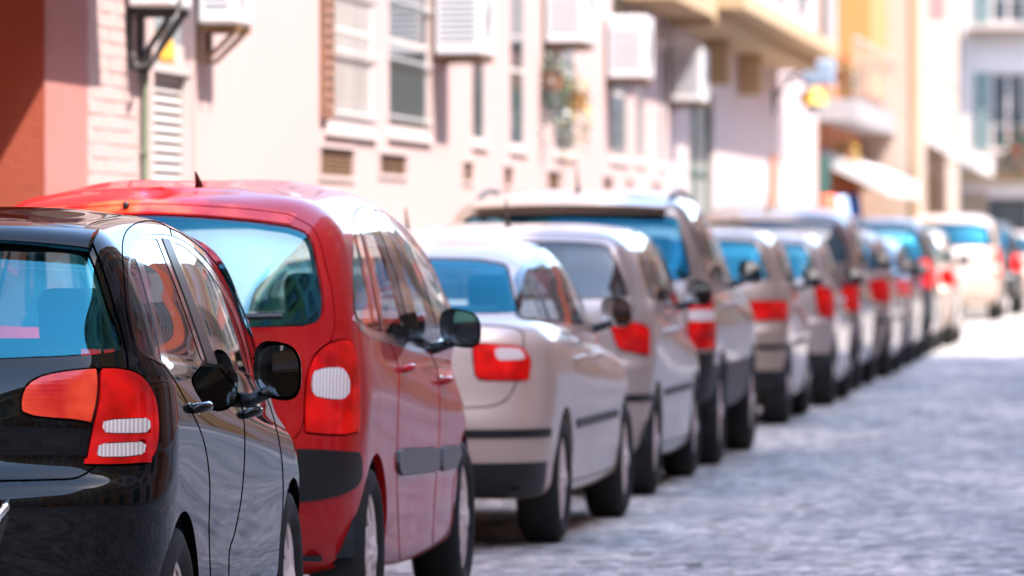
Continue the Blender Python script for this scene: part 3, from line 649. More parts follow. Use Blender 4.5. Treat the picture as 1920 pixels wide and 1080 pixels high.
def ring(r, q):
    n1, n2, n3, n4, n5 = [max(3, int(k * q)) for k in (16, 12, 60, 9, 10)]
    r = dict(zip(RK, r))
    x1 = r['wr'] - r['rx']; xf = r['wf'] - r['fx']
    y0 = r['yr'] + r['rb'] + r['ry']; y1 = r['yf'] - r['fb'] - r['fy']
    s = np.linspace(0, 1, n1, endpoint=False); A = np.stack([x1 * s, r['yr'] + r['rb'] * s * s], 1)
    def side(t): return np.stack([r['wr'] + (r['wf'] - r['wr']) * t + 4 * r['bu'] * t * (1 - t), y0 + (y1 - y0) * t], 1)
    ts = np.array([r['wf'] - r['wr'] + 4 * r['bu'], y1 - y0]); te = np.array([r['wf'] - r['wr'] - 4 * r['bu'], y1 - y0])
    ts /= np.linalg.norm(ts); te /= np.linalg.norm(te)
    t0 = np.array([x1, 2 * r['rb']]); t0 /= np.linalg.norm(t0)
    t1 = np.array([-xf, 2 * r['fb']]); t1 /= np.linalg.norm(t1)
    P0 = np.array([x1, r['yr'] + r['rb']]); P3 = np.array([r['wr'], y0])
    B = bez(P0, P0 + t0 * r['rx'] * .62, P3 - ts * r['ry'] * .62, P3, np.linspace(0, 1, n2, endpoint=False))
    C = side(np.linspace(0, 1, n3, endpoint=False))
    Q0 = np.array([r['wf'], y1]); Q3 = np.array([xf, r['yf'] - r['fb']])
    D = bez(Q0, Q0 + te * r['fy'] * .62, Q3 - t1 * r['fx'] * .62, Q3, np.linspace(0, 1, n4, endpoint=False))
    s = np.linspace(1, 0, n5); E = np.stack([xf * s, r['yf'] - r['fb'] * s * s], 1)
    P = np.concatenate([A, B, C, D, E])
    u = np.concatenate([np.linspace(0, .2, n1, endpoint=False), np.linspace(.2, .3, n2, endpoint=False), np.linspace(.3, .8, n3, endpoint=False), np.linspace(.8, .9, n4, endpoint=False), np.linspace(.9, 1, n5)])
    z = pchip([0, .28, .55, .8, 1], [r['zr'], r['zc'], r['zm'], r['zf'], r['zn']], u)
    return np.column_stack([P, z])
def loft(rings, q=1., sub=6):
    G = np.array([ring(r, q) for r in rings]); top = G[-1].copy(); top[:, 0] = 0; top[:, 2] += rings_crown
    G = np.concatenate([G, top[None]])
    n = len(G); L = np.linalg.norm(np.diff(G, axis=0), axis=2) + 1e-4                 # chord lengths
    D = np.diff(G, axis=0) / L[..., None]; M = np.zeros_like(G)
    for i in range(1, n - 1):
        a, b = L[i - 1][:, None], L[i][:, None]; M[i] = (D[i - 1] * b + D[i] * a) / (a + b)
    M[0] = D[0]; M[-1] = D[-1]; M[-1][:, 2] = 0
    out = []
    for i in range(n - 1):
        h = L[i][:, None]
        for t in np.linspace(0, 1, sub, endpoint=False):
            out.append(G[i] * (1 + 2 * t) * (1 - t) ** 2 + M[i] * h * t * (1 - t) ** 2 + G[i + 1] * t * t * (3 - 2 * t) + M[i + 1] * h * t * t * (t - 1))
    out.append(G[-1]); out = np.array(out); out[..., 0] = np.maximum(out[..., 0], 0); out[:, 0, 0] = 0; out[:, -1, 0] = 0
    return out
rings_crown = .012
def loop(*segs):                    # several smooth open segments closed with corners where they meet; one segment = a smooth closed loop
    if len(segs) == 1: return crm(segs[0], True)
    return np.concatenate([crm(s, False) for s in segs])
def rpoly(pts, r=.25):              # straight sided polygon with rounded corners
    P = np.asarray(pts, float); out = []
    for i in range(len(P)):
        a, b, c = P[i - 1], P[i], P[(i + 1) % len(P)]
        p, q = b + (a - b) * r, b + (c - b) * r
        for t in np.linspace(0, 1, 6): out.append(p * (1 - t) ** 2 + 2 * b * t * (1 - t) + q * t * t)
    return np.array(out)
def sdf(poly, X):
    A = poly; B = np.roll(poly, -1, 0); out = np.full(len(X), 1e3)
    lo, hi = A.min(0), A.max(0); mg = (hi - lo) * .35 + 1e-3
    sel = np.where(np.all((X > lo - mg) & (X < hi + mg), axis=1))[0]
    if len(sel) == 0: return out
    Y = X[sel]; d = np.full(len(Y), 1e9); ins = np.zeros(len(Y), bool)
    for a, b in zip(A, B):
        e = b - a; w_ = Y - a; L = e @ e
        if L < 1e-14: continue
        t = np.clip(w_ @ e / L, 0, 1); v = w_ - t[:, None] * e; d = np.minimum(d, (v * v).sum(1))
        c = (a[1] <= Y[:, 1]) != (b[1] <= Y[:, 1])
        with np.errstate(divide='ignore', invalid='ignore'):
            xi = a[0] + (Y[:, 1] - a[1]) / (b[1] - a[1] if b[1] != a[1] else 1e-12) * e[0]
        ins ^= c & (Y[:, 0] < xi)
    out[sel] = np.where(ins, -1, 1) * np.sqrt(d); return out
class Shell:
    def __init__(s, G, W):
        nv, nu = G.shape[:2]; s.W = W           # W: matrix of the car in the world
        key = {}; idx = np.zeros((nv, nu), int); V = []
        for i in range(nv):
            for j in range(nu):
                kk = tuple(np.round(G[i, j], 5))
                if kk not in key: key[kk] = len(V); V.append(G[i, j])
                idx[i, j] = key[kk]
        s.V = np.array(V); s.F = []
        for i in range(nv - 1):
            for j in range(nu - 1):
                q = [idx[i, j], idx[i, j + 1], idx[i + 1, j + 1], idx[i + 1, j]]; f = []
                for a in q:
                    if a not in f: f.append(int(a))
                if len(f) > 2: s.F.append(f)
        s.lab = ['body'] * len(s.F)
        N = np.zeros_like(s.V)
        for f in s.F:
            p = s.V[f]; n = np.cross(p[1] - p[0], p[-1] - p[0]) if len(f) == 3 else np.cross(p[2] - p[0], p[3] - p[1]); N[f] += n
        N[np.abs(s.V[:, 0]) < 1e-6, 0] = 0
        s.N = N / (np.linalg.norm(N, axis=1)[:, None] + 1e-12)
        s.bvh = BVHTree.FromPolygons([tuple(v) for v in s.V], s.F)
    def coords(s, space, V):
        if space == 'cam':
            M = np.array(s.W); return project(V @ M[:3, :3].T + M[:3, 3])
        if space == 'side': return V[:, [1, 2]]
        if space in ('rear', 'front'): return V[:, [0, 2]]
        return V[:, [0, 1]]
    def mask(s, space, sel=None):
        V, N = s.V, s.N
        if space == 'cam':
            M = np.array(s.W); Wv = V @ M[:3, :3].T + M[:3, 3] - np.array([0, 0, CAMZ]); return ((N @ M[:3, :3].T) * Wv).sum(1) < -.0
        if space == 'side': return (N[:, 0] > .3) & (V[:, 0] > .3)
        if space == 'rear': return (N[:, 1] < -.12) & (V[:, 1] < s.L * .45)
        if space == 'front': return (N[:, 1] > .12) & (V[:, 1] > s.L * .4) & (N[:, 0] < .9 * N[:, 1] + .12)
        return N[:, 2] > .5
    def cut(s, space, fn):
        phi = fn(s.coords(space, s.V)); phi[np.abs(phi) < 1e-7] = 1e-7; mk = s.mask(space); neg = phi < 0
        E = {}
        cand = []
        for fi, f in enumerate(s.F):
            a = neg[f]
            if a.all() or not a.any(): continue
            if not mk[f].all(): continue
            cand.append(fi)
            for i in range(len(f)):
                p, q = f[i], f[(i + 1) % len(f)]
                if neg[p] != neg[q]: E[(min(p, q), max(p, q))] = 0
        if not E: return
        ks = np.array(list(E)); p, q = ks[:, 0], ks[:, 1]
        lo, hi = np.zeros(len(ks)), np.ones(len(ks)); fl, fh = phi[p].copy(), phi[q].copy()
        for _ in range(7):
            t = np.where((np.abs(fl) > 500) | (np.abs(fh) > 500), (lo + hi) / 2, lo + (hi - lo) * np.clip(fl / (fl - fh), .08, .92))
            f = fn(s.coords(space, s.V[p] * (1 - t)[:, None] + s.V[q] * t[:, None])); same = (f < 0) == (fl < 0)
            lo = np.where(same, t, lo); fl = np.where(same, f, fl); hi = np.where(same, hi, t); fh = np.where(same, fh, f)
        t = np.clip((lo + hi) / 2, .004, .996)[:, None]
        base = len(s.V); s.V = np.concatenate([s.V, s.V[p] * (1 - t) + s.V[q] * t])
        n = s.N[p] * (1 - t) + s.N[q] * t; s.N = np.concatenate([s.N, n / (np.linalg.norm(n, axis=1)[:, None] + 1e-12)])
        for k, e in enumerate(E): E[e] = base + k
        cs = set(cand); F2, L2 = [], []
        for fi, f in enumerate(s.F):
            g = []; cr = []
            for i in range(len(f)):
                a, b = f[i], f[(i + 1) % len(f)]; g.append(a); e = E.get((a, b) if a < b else (b, a))
                if e is not None: cr.append(len(g)); g.append(e)
            if fi in cs and len(cr) == 2:
                i, j = cr; F2 += [g[i:j + 1], g[j:] + g[:i + 1]]; L2 += [s.lab[fi]] * 2
            else: F2.append(g); L2.append(s.lab[fi])
        s.F, s.lab = F2, L2
    def region(s, lab, space, poly, gap=0., only=None, fn=None):
        f0 = fn or (lambda X: sdf(poly, X))
        if gap:
            s.cut(space, lambda X: f0(X) - gap / 2); s.cut(space, lambda X: f0(X) + gap / 2)
        else: s.cut(space, f0)
        c = np.array([s.V[f].mean(0) for f in s.F]); phi = f0(s.coords(space, c)); mk = s.mask(space)
        for i, f in enumerate(s.F):
            if phi[i] < gap / 2 and (only is None or s.lab[i] in only) and mk[f].all():
                s.lab[i] = lab if phi[i] < -gap / 2 or not gap else '_gap'
    def line(s, space, poly, gap, only=None):           # a gap along a closed line that separates nothing
        f0 = lambda X: sdf(poly, X)
        s.cut(space, lambda X: f0(X) - gap / 2); s.cut(space, lambda X: f0(X) + gap / 2)
        c = np.array([s.V[f].mean(0) for f in s.F]); phi = f0(s.coords(space, c)); mk = s.mask(space)
        for i, f in enumerate(s.F):
            if abs(phi[i]) < gap / 2 and (only is None or s.lab[i] in only) and mk[f].all(): s.lab[i] = '_gap'
    def part(s, name, labs, m, parent, mode='both', offset=0., skirt=.012, flip=False, split=0., label=None):
        fs = [f for f, l in zip(s.F, s.lab) if l in labs]
        if not fs: return []
        used = sorted({v for f in fs for v in f}); mp = {v: i for i, v in enumerate(used)}
        V = s.V[used] + s.N[used] * offset; N = s.N[used]
        on0 = np.abs(s.V[used][:, 0]) < 1e-5; V = V.copy(); V[on0, 0] = 0
        F = [[mp[v] for v in f] for f in fs]
        if skirt:
            ec = {}
            for f in F:
                for i in range(len(f)): e = (f[i], f[(i + 1) % len(f)]); ec[e] = 1
            SV, SN, SF = [], [], []
            for (a, b) in ec:
                if (b, a) in ec or (on0[a] and on0[b]): continue
                if np.linalg.norm(V[a] - V[b]) < 1e-6: continue
                pts = [V[b], V[a], V[a] - N[a] * skirt, V[b] - N[b] * skirt]
                n = np.cross(V[b] - V[a], N[a]); n /= np.linalg.norm(n) + 1e-12
                i = len(V) + len(SV); SV += pts; SN += [n] * 4; SF.append([i, i + 1, i + 2, i + 3])
            if SV: V = np.concatenate([V, SV]); N = np.concatenate([N, SN]); F = F + SF
        if flip: F = [f[::-1] for f in F]; N = -N
        objs = []
        def mk(V, N, F):
            me = bpy.data.meshes.new(name); me.from_pydata(V.tolist(), [], F); me.polygons.foreach_set('use_smooth', [True] * len(F))
            me.validate(); me.update()
            if len(me.vertices) == len(N): me.normals_split_custom_set_from_vertices(N.tolist())
            o = link(name, me, m, parent)
            if label: o['label'] = label
            objs.append(o)
        mV = V * [-1, 1, 1]; mN = N * [-1, 1, 1]; n0 = len(V)
        if mode == 'pair': mk(V, N, F); mk(mV, mN, [f[::-1] for f in F])
        else:
            onz = np.abs(V[:, 0]) < 1e-6; mi = np.where(onz, np.arange(n0), 0); keep = np.where(~onz)[0]; mi[keep] = n0 + np.arange(len(keep))
            mk(np.concatenate([V, mV[keep]]), np.concatenate([N, mN[keep]]), F + [[int(mi[v]) for v in f][::-1] for f in F])
        return objs
    def hit(s, px, py):                 # point of the shell behind a pixel, in car coordinates
        Wi = s.W.inverted(); o = Wi @ Vector((0, 0, CAMZ)); d = (Wi.to_3x3() @ ray(px, py)).normalized()
        h = s.bvh.ray_cast(o, d); return (h[0], h[1]) if h[0] is not None else (None, None)
    def hit_side(s, y, z):
        h = s.bvh.ray_cast(Vector((3, y, z)), Vector((-1, 0, 0))); return (h[0], h[1]) if h[0] is not None else (None, None)

# ---- wheels
WHEELS = {}
def wheel_mesh(style, Rw, rim, wd):
    k = (style, Rw, rim, wd)
    if k in WHEELS: return WHEELS[k]
    prof = [(rim - .012, -wd * .42), (rim + .012, -wd * .5), (Rw - .05, -wd * .53), (Rw - .012, -wd * .45), (Rw, -wd * .3), (Rw, wd * .3), (Rw - .012, wd * .45), (Rw - .05, wd * .53), (rim + .012, wd * .5), (rim - .012, wd * .42)]
    n = 56; mb = MB()
    for r, x in prof:
        for j in range(n): t = 2 * math.pi * j / n; mb.v.append((x, r * math.cos(t), r * math.sin(t)))
    for i in range(len(prof) - 1):
        for j in range(n): a = i * n; mb.f.append((a + j, a + (j + 1) % n, a + n + (j + 1) % n, a + n + j))
    o = mb.build('wheel', M_rubber, smooth=True); tyre = o.data; bpy.data.objects.remove(o)
    # rim: dish with openings between the spokes
    mb = MB(); ns = {'five': 5, 'six': 6, 'seven': 7, 'nine': 9, 'ten': 10}[style]
    na = ns * 12; rr = np.concatenate([[.001, .035, .06], np.linspace(.085, rim * .86, 5), [rim * .93, rim * .985, rim]])
    for i, r in enumerate(rr):
        f = r / rim
        for j in range(na):
            x = wd * .42 + .012 - .03 * max(0, f - .25) ** 2 + (.012 if r < .05 else 0) - (.02 if f > .99 else 0)
            ph = abs(((j / 12) % 1) - .5) * 2          # 1 on a spoke
            x -= .010 * (1 - ph) * (.2 < f < .9)
            t = 2 * math.pi * j / na; mb.v.append((x, r * math.cos(t), r * math.sin(t)))
    sw = {5: .42, 6: .5, 7: .55, 9: .55, 10: .6}[ns]
    for i in range(len(rr) - 1):
        for j in range(na):
            ph = abs((((j + .5) / 12) % 1) - .5) * 2
            if 4 <= i <= 6 and ph < 1 - sw: continue
            mb.f.append((i * na + j, i * na + (j + 1) % na, (i + 1) * na + (j + 1) % na, (i + 1) * na + j))
    o = mb.build('rim', M_alloy)
    bm = bmesh.new(); bm.from_mesh(o.data); bmesh.ops.solidify(bm, geom=bm.faces[:], thickness=.014); bm.to_mesh(o.data); bm.free()
    rimm = o.data; bpy.data.objects.remove(o)
    mb = MB()
    for r0, r1, x in ((.0, rim - .004, -.02), ):
        base = len(mb.v); mb.v.append((x, 0, 0))
        for j in range(40): t = 2 * math.pi * j / 40; mb.v.append((x, r1 * math.cos(t), r1 * math.sin(t)))
        for j in range(40): mb.f.append((base, base + 1 + j, base + 1 + (j + 1) % 40))
    for j in range(40):
        t, t2 = 2 * math.pi * j / 40, 2 * math.pi * (j + 1) / 40; r = rim - .004
        mb.quad((-.02, r * math.cos(t), r * math.sin(t)), (-.02, r * math.cos(t2), r * math.sin(t2)), (wd * .4, r * math.cos(t2), r * math.sin(t2)), (wd * .4, r * math.cos(t), r * math.sin(t)))
    o = mb.build('brake_drum', M_darkplastic); drum = o.data; bpy.data.objects.remove(o)
    WHEELS[k] = (tyre, rimm, drum); return WHEELS[k]
def add_wheels(car, W, yr, yf, Rw, rim, wd, style, inset=.035):
    ty, ri, dr = wheel_mesh(style, Rw, rim, wd)
    for y in (yr, yf):
        for sgn in (1, -1):
            o = link('wheel', ty, None, car); o.location = (sgn * (W / 2 - inset - wd * .53), y, Rw)
            o.rotation_euler = (random.uniform(0, 6.28), 0, 0 if sgn > 0 else math.pi)
            link('rim', ri, None, o); link('brake_drum', dr, None, o)
# ---- small shapes
def rbox(mb_list, c, sz, T=None): mb_list.append((c, sz, T))
def blob(name, items, m, parent, bevel=.03, seg=2, smooth=True):
    mb = MB()
    for c, sz, T in items:
        a, b = cbox((0, 0, 0), sz); mb.box(a, b, Matrix.Translation(c) @ (T.to_4x4() if T is not None else Matrix()))
    o = mb.build(name, m, parent, bevel=bevel, seg=seg); o.data.polygons.foreach_set('use_smooth', [True] * len(o.data.polygons)); return o
def seats(car, xs, y, zc, parent_rear=None, hz=.62, wdt=.5):
    for x in xs:
        T = Matrix.Rotation(R(14), 3, 'X').inverted()
        T = Matrix.Rotation(R(18), 3, 'X')
        st = blob('seat', [((x, y + .28, zc), (wdt, .52, .16), None), ((x, y - .03, zc + hz / 2 + .02), (wdt * .94, .14, hz), T)], M_seat, car, .05)
        hr = blob('headrest', [((x, y - .16, zc + hz + .13), (.27, .10, .19), T)], M_seat, st, .04, 3)
        mb = MB(); mb.tube([(x - .06, y - .13, zc + hz - .02), (x - .06, y - .15, zc + hz + .08)], .006, 6); mb.tube([(x + .06, y - .13, zc + hz - .02), (x + .06, y - .15, zc + hz + .08)], .006, 6)
        mb.build('headrest_posts', M_chrome, st)
def interior(car, L, W, floor, belt, yfront, yrear, ycowl, rear=True, box=True):
    hw = W / 2 - .14
    mb = MB(); mb.box((-hw, .25, floor), (hw, L - .3, floor + .02)); mb.box((-hw, ycowl - .15, floor + .02), (hw, ycowl - .1, belt - .12))
    mb.build('floor_pan', M_darkplastic, car)
    blob('dashboard', [((0, ycowl - .28, belt - .13), (2 * hw, .42, .22), None)], M_trim, car, .06)
    seats(car, (-.36, .36), yfront, floor + .16)
    if rear:
        bk = blob('rear_bench', [((0, yrear + .25, floor + .26), (2 * hw - .1, .48, .16), None), ((0, yrear - .02, floor + .48), (2 * hw - .1, .15, .5), Matrix.Rotation(R(16), 3, 'X'))], M_seat, car, .05)
        for x in (-.38, .38): blob('headrest', [((x, yrear - .12, floor + .80), (.27, .09, .13), None)], M_seat, bk, .035, 3)
    mb = MB(); n = 24
    c = Vector((-.36, ycowl - .52, belt - .06)); T = Matrix.Rotation(R(65), 3, 'X')
    mb.tube([c + T @ Vector((.18 * math.cos(2 * math.pi * k / n), .18 * math.sin(2 * math.pi * k / n), 0)) for k in range(n + 1)], .014, 6)
    mb.tube([c + T @ Vector((-.17, 0, 0)), c + T @ Vector((.17, 0, 0))], .016, 6)
    mb.build('steering_wheel', M_trim, car, smooth=True)
def wheel_wells(car, W, yr, yf, Ra, zc):
    n = 18
    for y in (yr, yf):
        for s in (1, -1):
            x0, x1 = s * (W / 2 - .42), s * (W / 2 - .035); r = Ra + .012; mb = MB()
            for k in range(n + 1):
                t = math.pi * (k / n); c, d = y + r * math.cos(t), zc + r * math.sin(t); mb.v += [(x0, c, d), (x1, c, d)]
            for k in range(n): mb.f.append((2 * k, 2 * k + 1, 2 * k + 3, 2 * k + 2))
            mb.f.append(tuple(2 * k for k in range(n + 1)))
            mb.build('wheel_well', M_darkplastic, car)
def side_mirror(car, W, y, z, xs, m_house, out=.17, h=.15, sgns=(1, -1), dp=.09, label=None):
    for s in sgns:
        mb = MB(); n = 20; rows = 9                 # a rounded shell: superellipse in x,z, domed to the front
        for i in range(rows):
            t = i / (rows - 1) * math.pi / 2; f = math.cos(t) ** .55; d = math.sin(t) * dp
            for j in range(n):
                a = 2 * math.pi * j / n; ca, sa = math.cos(a), math.sin(a)
                ex = abs(ca) ** .7 * (1 if ca > 0 else -1); ez = abs(sa) ** .7 * (1 if sa > 0 else -1)
                mb.v.append((s * (xs + out * .55 + ex * f * out * .55), y + d, z + ez * f * h / 2 - .012 * ex * f))
        for i in range(rows - 1):
            for j in range(n): mb.f.append((i * n + j, i * n + (j + 1) % n, (i + 1) * n + (j + 1) % n, (i + 1) * n + j))
        o = mb.build('mirror', m_house, car, smooth=True)
        g = MB(); ring_ = [(s * (xs + out * .55 + abs(math.cos(a)) ** .7 * (1 if math.cos(a) > 0 else -1) * out * .49), y + .03 - .03 * abs(math.cos(a)) ** .7 * (1 if math.cos(a) > 0 else -1), z + abs(math.sin(a)) ** .7 * (1 if math.sin(a) > 0 else -1) * h * .44 - .012 * math.cos(a)) for a in [2 * math.pi * j / 24 for j in range(24)]]
        g.f.append(tuple(range(24))); g.v = ring_; g.build('mirror_glass', M_mirror, o)
        st = MB(); st.tube([(s * (xs - .10), y + .06, z - h * .62), (s * (xs - .02), y + .05, z - h * .52), (s * (xs + out * .35), y + .045, z - h * .36)], [.03, .022, .02], 10); st.build('mirror_arm', M_blackplastic, o, smooth=True)
def handle(sh, car, y, z, m, ln=.19, cup=True):
    p, n = sh.hit_side(y, z)
    if p is None: return
    for s in (1, -1):
        x = s * (p.x + .022)
        mb = MB(); mb.tube([(s * (p.x - .005), y - ln / 2, z - .006), (x, y - ln * .36, z), (s * (p.x + .03), y, z + .002), (x, y + ln * .36, z), (s * (p.x - .005), y + ln / 2, z - .006)], [.012, .015, .016, .015, .012], 10)
        o = mb.build('door_handle', m, car, smooth=True)
        if cup:
            g = MB(); g.ico((s * (p.x - .012), y, z - .012), .1, (.16, .9, .36), 2); g.build('handle_cup', M_gloss, o, smooth=True)

PARTMODE = [  # label in shell, object name, mode, offset, skirt
    ('tailgate', 'tailgate', 'both', 0, .02), ('trunk_lid', 'trunk_lid', 'both', 0, .02), ('roof_panel', 'roof', 'both', 0, .01), ('bonnet', 'bonnet', 'both', 0, .02),
    ('rear_door', 'door', 'pair', 0, .02), ('front_door', 'door', 'pair', 0, .02), ('bumper', 'bumper', 'both', .0, .02)]
def finish(sh, car, M, mats, liner=True, glassmats=None):
    """turn every labelled region of the shell into an object"""
    for lab, name, mode, off, sk in PARTMODE:
        sh.part(name, [lab], mats.get(lab, M), car, mode, off, sk)
    sh.part('body', ['body'], M, car, 'both', 0, .03)
    gm = dict(rear_window=M_gl_teal, windscreen=M_gl_side, rear_glass=M_gl_side, front_glass=M_gl_side, quarter_glass=M_gl_side, vent_glass=M_gl_side)
    gm.update(glassmats or {})
    for lab, mode in (('rear_window', 'both'), ('windscreen', 'both'), ('rear_glass', 'pair'), ('front_glass', 'pair'), ('quarter_glass', 'pair'), ('vent_glass', 'pair')):
        sh.part('windscreen' if lab == 'windscreen' else 'rear_window' if lab == 'rear_window' else 'window', [lab], gm[lab], car, mode, -.004, 0)
    for lab, name, m, mode, off, sk in (
        ('window_frame', 'window_frame', M_gloss, 'pair', -.002, .006), ('pillar_trim', 'window_frame', M_greyplastic, 'pair', .001, .005),
        ('tail_outer', 'taillight', M_red, 'pair', .006, .03), ('tail_inner', 'taillight', M_redbright, 'pair', .006, .03), ('headlight', 'headlight', M_lens, 'pair', .002, .02),
        ('bumper_strip', 'bumper_strip', M_blackplastic, 'both', .008, .02), ('door_strip_rear', 'door_strip', M_greyplastic, 'pair', .012, .018), ('door_strip_front', 'door_strip', M_greyplastic, 'pair', .012, .018),
        ('lower', 'lower_bumper', M_blackplastic, 'both', .0, .015), ('side_strip', 'door_strip', M_blackplastic, 'pair', .008, .014),
        ('spoiler_strip', 'spoiler', M_redbright, 'both', .003, .02), ('grille', 'grille', M_gloss, 'both', -.004, .02), ('plate_recess', 'plate_recess', M_gloss, 'both', -.02, 0), ('chrome_strip', 'window_trim', M_chrome, 'pair', .003, .006)):
        sh.part(name, [lab], mats.get(lab, m), car, mode, off, sk)
    lens = sh.part('taillight_lens', ['tail_lens'], mats.get('tail_lens', M_lens), car, 'pair', .008, .01)
    if liner:
        gl = {'rear_window', 'windscreen', 'rear_glass', 'front_glass', 'quarter_glass', 'vent_glass', '_hole'}
        sh.part('interior_trim', [l for l in set(sh.lab) if l not in gl], M_trim, car, 'both', -.034, 0, True)
#HERO
def place(Wd, yra, yfa, Xr, Yr, Xf=None, Yf=None, yaw=0.):
    """matrix and yaw of a car whose right rear wheel face stands at (Xr, Yr), seen heading for (Xf, Yf)"""
    if Xf is not None: yaw = math.atan2(-(Xf - Xr), Yf - Yr)
    Rm = Matrix.Rotation(yaw, 4, 'Z'); p = Rm @ Vector((Wd / 2 - .02, yra, 0))
    return Matrix.Translation((Xr - p.x, Yr - p.y, 0)) @ Rm, yaw
def car_thing(name, label, Mx, yaw, group='cars parked along the kerb'):
    return thing(name, label, 'car', Mx.translation, yaw, group)
def arch(sh, yr, yf, Ra, zc):
    for y in (yr, yf):
        sh.region('_hole', 'side', None, fn=lambda X, y=y: np.hypot(X[:, 0] - y, X[:, 1] - zc) - Ra)
def lens_under(car):
    tl = [o for o in car.children if o.name.startswith('taillight') and not o.name.startswith('taillight_lens')]
    for o in [o for o in car.children if o.name.startswith('taillight_lens')]:
        c = sum((Vector(v.co) for v in o.data.vertices), Vector()) / len(o.data.vertices)
        t = min(tl, key=lambda t: (sum((Vector(v.co) for v in t.data.vertices), Vector()) / len(t.data.vertices) - c).length); o.parent = t
def wiper(car, pts, parent_name='wiper'):
    mb = MB(); mb.tube(pts, .011, 6); mb.box(*cbox(pts[0], (.05, .05, .04))); return mb.build('wiper', M_blackplastic, car)

# ================================================================== the black hatchback in front
M_black = mat('paint black', (.0025, .0025, .0025), .3, 0., .85, .0, rvar=.05, coatr=.01)
M_black.node_tree.nodes['Principled BSDF'].inputs['Coat IOR'].default_value = 1.4
Wd, L = 1.73, 3.94; yra, yfa = .62, 3.09
Yr = yat(335, -2.86); Yf = Yr + 2.47
Mx, yaw = place(Wd, yra, yfa, -2.86, Yr, yat(1, 1) * 0 + (-2.893), Yf)
h = Wd / 2
rings_crown = .012
BR = [  # yr   zr    zc    zm    zf    zn    rb   wr     rx   ry   bu    wf    fx   fy   fb   yf
    (.24, .24, .22, .18, .20, .22, .08, .70, .25, .30, .01, .70, .30, .35, .12, 3.78),
    (.09, .28, .25, .20, .22, .25, .08, .81, .26, .36, .02, .80, .36, .45, .14, 3.89),
    (.02, .42, .40, .36, .38, .42, .08, .845, .26, .38, .015, .84, .38, .50, .15, 3.94),
    (.00, .60, .58, .54, .55, .56, .08, .855, .25, .38, .010, .85, .38, .52, .15, 3.93),
    (.01, .735, .735, .68, .66, .64, .075, .862, .24, .38, .003, .855, .38, .52, .15, 3.91),
    (.055, .775, .775, .74, .70, .68, .07, .864, .23, .36, .001, .852, .38, .52, .15, 3.89),
    (.065, .93, .92, .86, .78, .72, .07, .862, .22, .34, .0, .84, .38, .52, .15, 3.83),
    (.085, 1.07, 1.05, .965, .87, .78, .07, .845, .21, .32, .008, .80, .36, .50, .15, 3.70),
    (.115, 1.14, 1.12, 1.05, .985, 1.00, .07, .812, .18, .26, .028, .775, .34, .28, .16, 3.45),
    (.18, 1.29, 1.275, 1.24, 1.20, 1.21, .06, .762, .13, .20, .036, .735, .30, .25, .14, 3.19),
    (.26, 1.415, 1.405, 1.405, 1.36, 1.37, .05, .70, .09, .14, .034, .695, .27, .22, .13, 2.94),
    (.33, 1.468, 1.462, 1.482, 1.44, 1.445, .04, .64, .09, .14, .034, .635, .25, .20, .10, 2.62),
    (.47, 1.495, 1.492, 1.52, 1.48, 1.48, .03, .46, .08, .10, .03, .46, .18, .16, .06, 2.28),
]
car = car_thing('parked_car', 'shiny black hatchback with stacked red taillight, nearest car at the left edge', Mx, yaw)
sh = Shell(loft(BR, 1.5, 9), Mx); sh.L = L; BLACK = sh
g = 2.6
sh.region('roof_panel', 'top', loop([(-.2, .36), (.35, .38), (.50, .44)], [(.50, .44), (.575, .8), (.58, 1.2), (.55, 1.6), (.46, 1.9)], [(.46, 1.9), (.2, 1.97), (-.2, 1.98)]), .006)
Bl = [(410, 688), (440, 725), (455, 770), (459, 840), (453, 930), (440, 1000), (430, 1035), (431, 1190)]
Bt = [(318, 428), (345, 520), (385, 640), (410, 688)]
sh.region('front_door', 'cam', loop([(318, 428), (345, 441), (383, 470), (417, 511), (452, 575), (476, 650), (488, 712)], [(488, 712), (512, 780), (527, 850), (531, 930), (524, 1040), (515, 1190)], [(515, 1190), (431, 1190)], Bl[::-1], Bt[::-1]), g)
sh.region('rear_door', 'cam', loop([(234, 540), (231, 500), (230, 455), (238, 432), (253, 420), (277, 414), (300, 418), (318, 428)], Bt + Bl[1:], [(431, 1190), (400, 1190)], [(400, 1190), (392, 1000), (393, 900), (380, 820), (345, 745), (312, 692), (285, 674), (255, 645), (240, 600), (234, 540)]), g)
sh.region('window_frame', 'cam', loop([(241, 490), (247, 470), (260, 452), (285, 440), (318, 441), (350, 454), (382, 482), (412, 521), (445, 582), (466, 650), (478, 704)], [(478, 704), (440, 698), (410, 689), (312, 682), (283, 671), (260, 655), (247, 600), (241, 540), (241, 490)]))
sh.region('quarter_glass', 'cam', loop([(246, 488), (255, 484), (281, 570), (305, 676)], [(305, 676), (285, 667), (264, 652), (251, 600), (245, 540), (246, 488)]), only={'window_frame'})
sh.region('rear_glass', 'cam', loop([(263, 464), (272, 452), (288, 446), (297, 450)], [(297, 450), (340, 560), (380, 676)], [(380, 676), (350, 679), (318, 678)], [(318, 678), (288, 565), (263, 464)]), only={'window_frame'})
sh.region('pillar_trim', 'cam', loop([(304, 446), (318, 449)], [(318, 449), (360, 555), (408, 683)], [(408, 683), (389, 679)], [(389, 679), (348, 560), (304, 446)]), only={'window_frame'})
sh.region('front_glass', 'cam', loop([(324, 452), (348, 463), (376, 488), (406, 527), (436, 582), (459, 650), (470, 700)], [(470, 700), (440, 692), (413, 684)], [(413, 684), (366, 555), (324, 452)]), only={'window_frame'})
sh.region('tailgate', 'rear', loop([(-.3, 1.475), (.55, 1.462), (.63, 1.44)], [(.63, 1.44), (.672, 1.36), (.715, 1.24), (.75, 1.12), (.757, 1.085)], [(.757, 1.085), (.765, 1.0), (.745, .93), (.70, .83), (.665, .785), (.61, .762), (-.3, .757)]), .006)
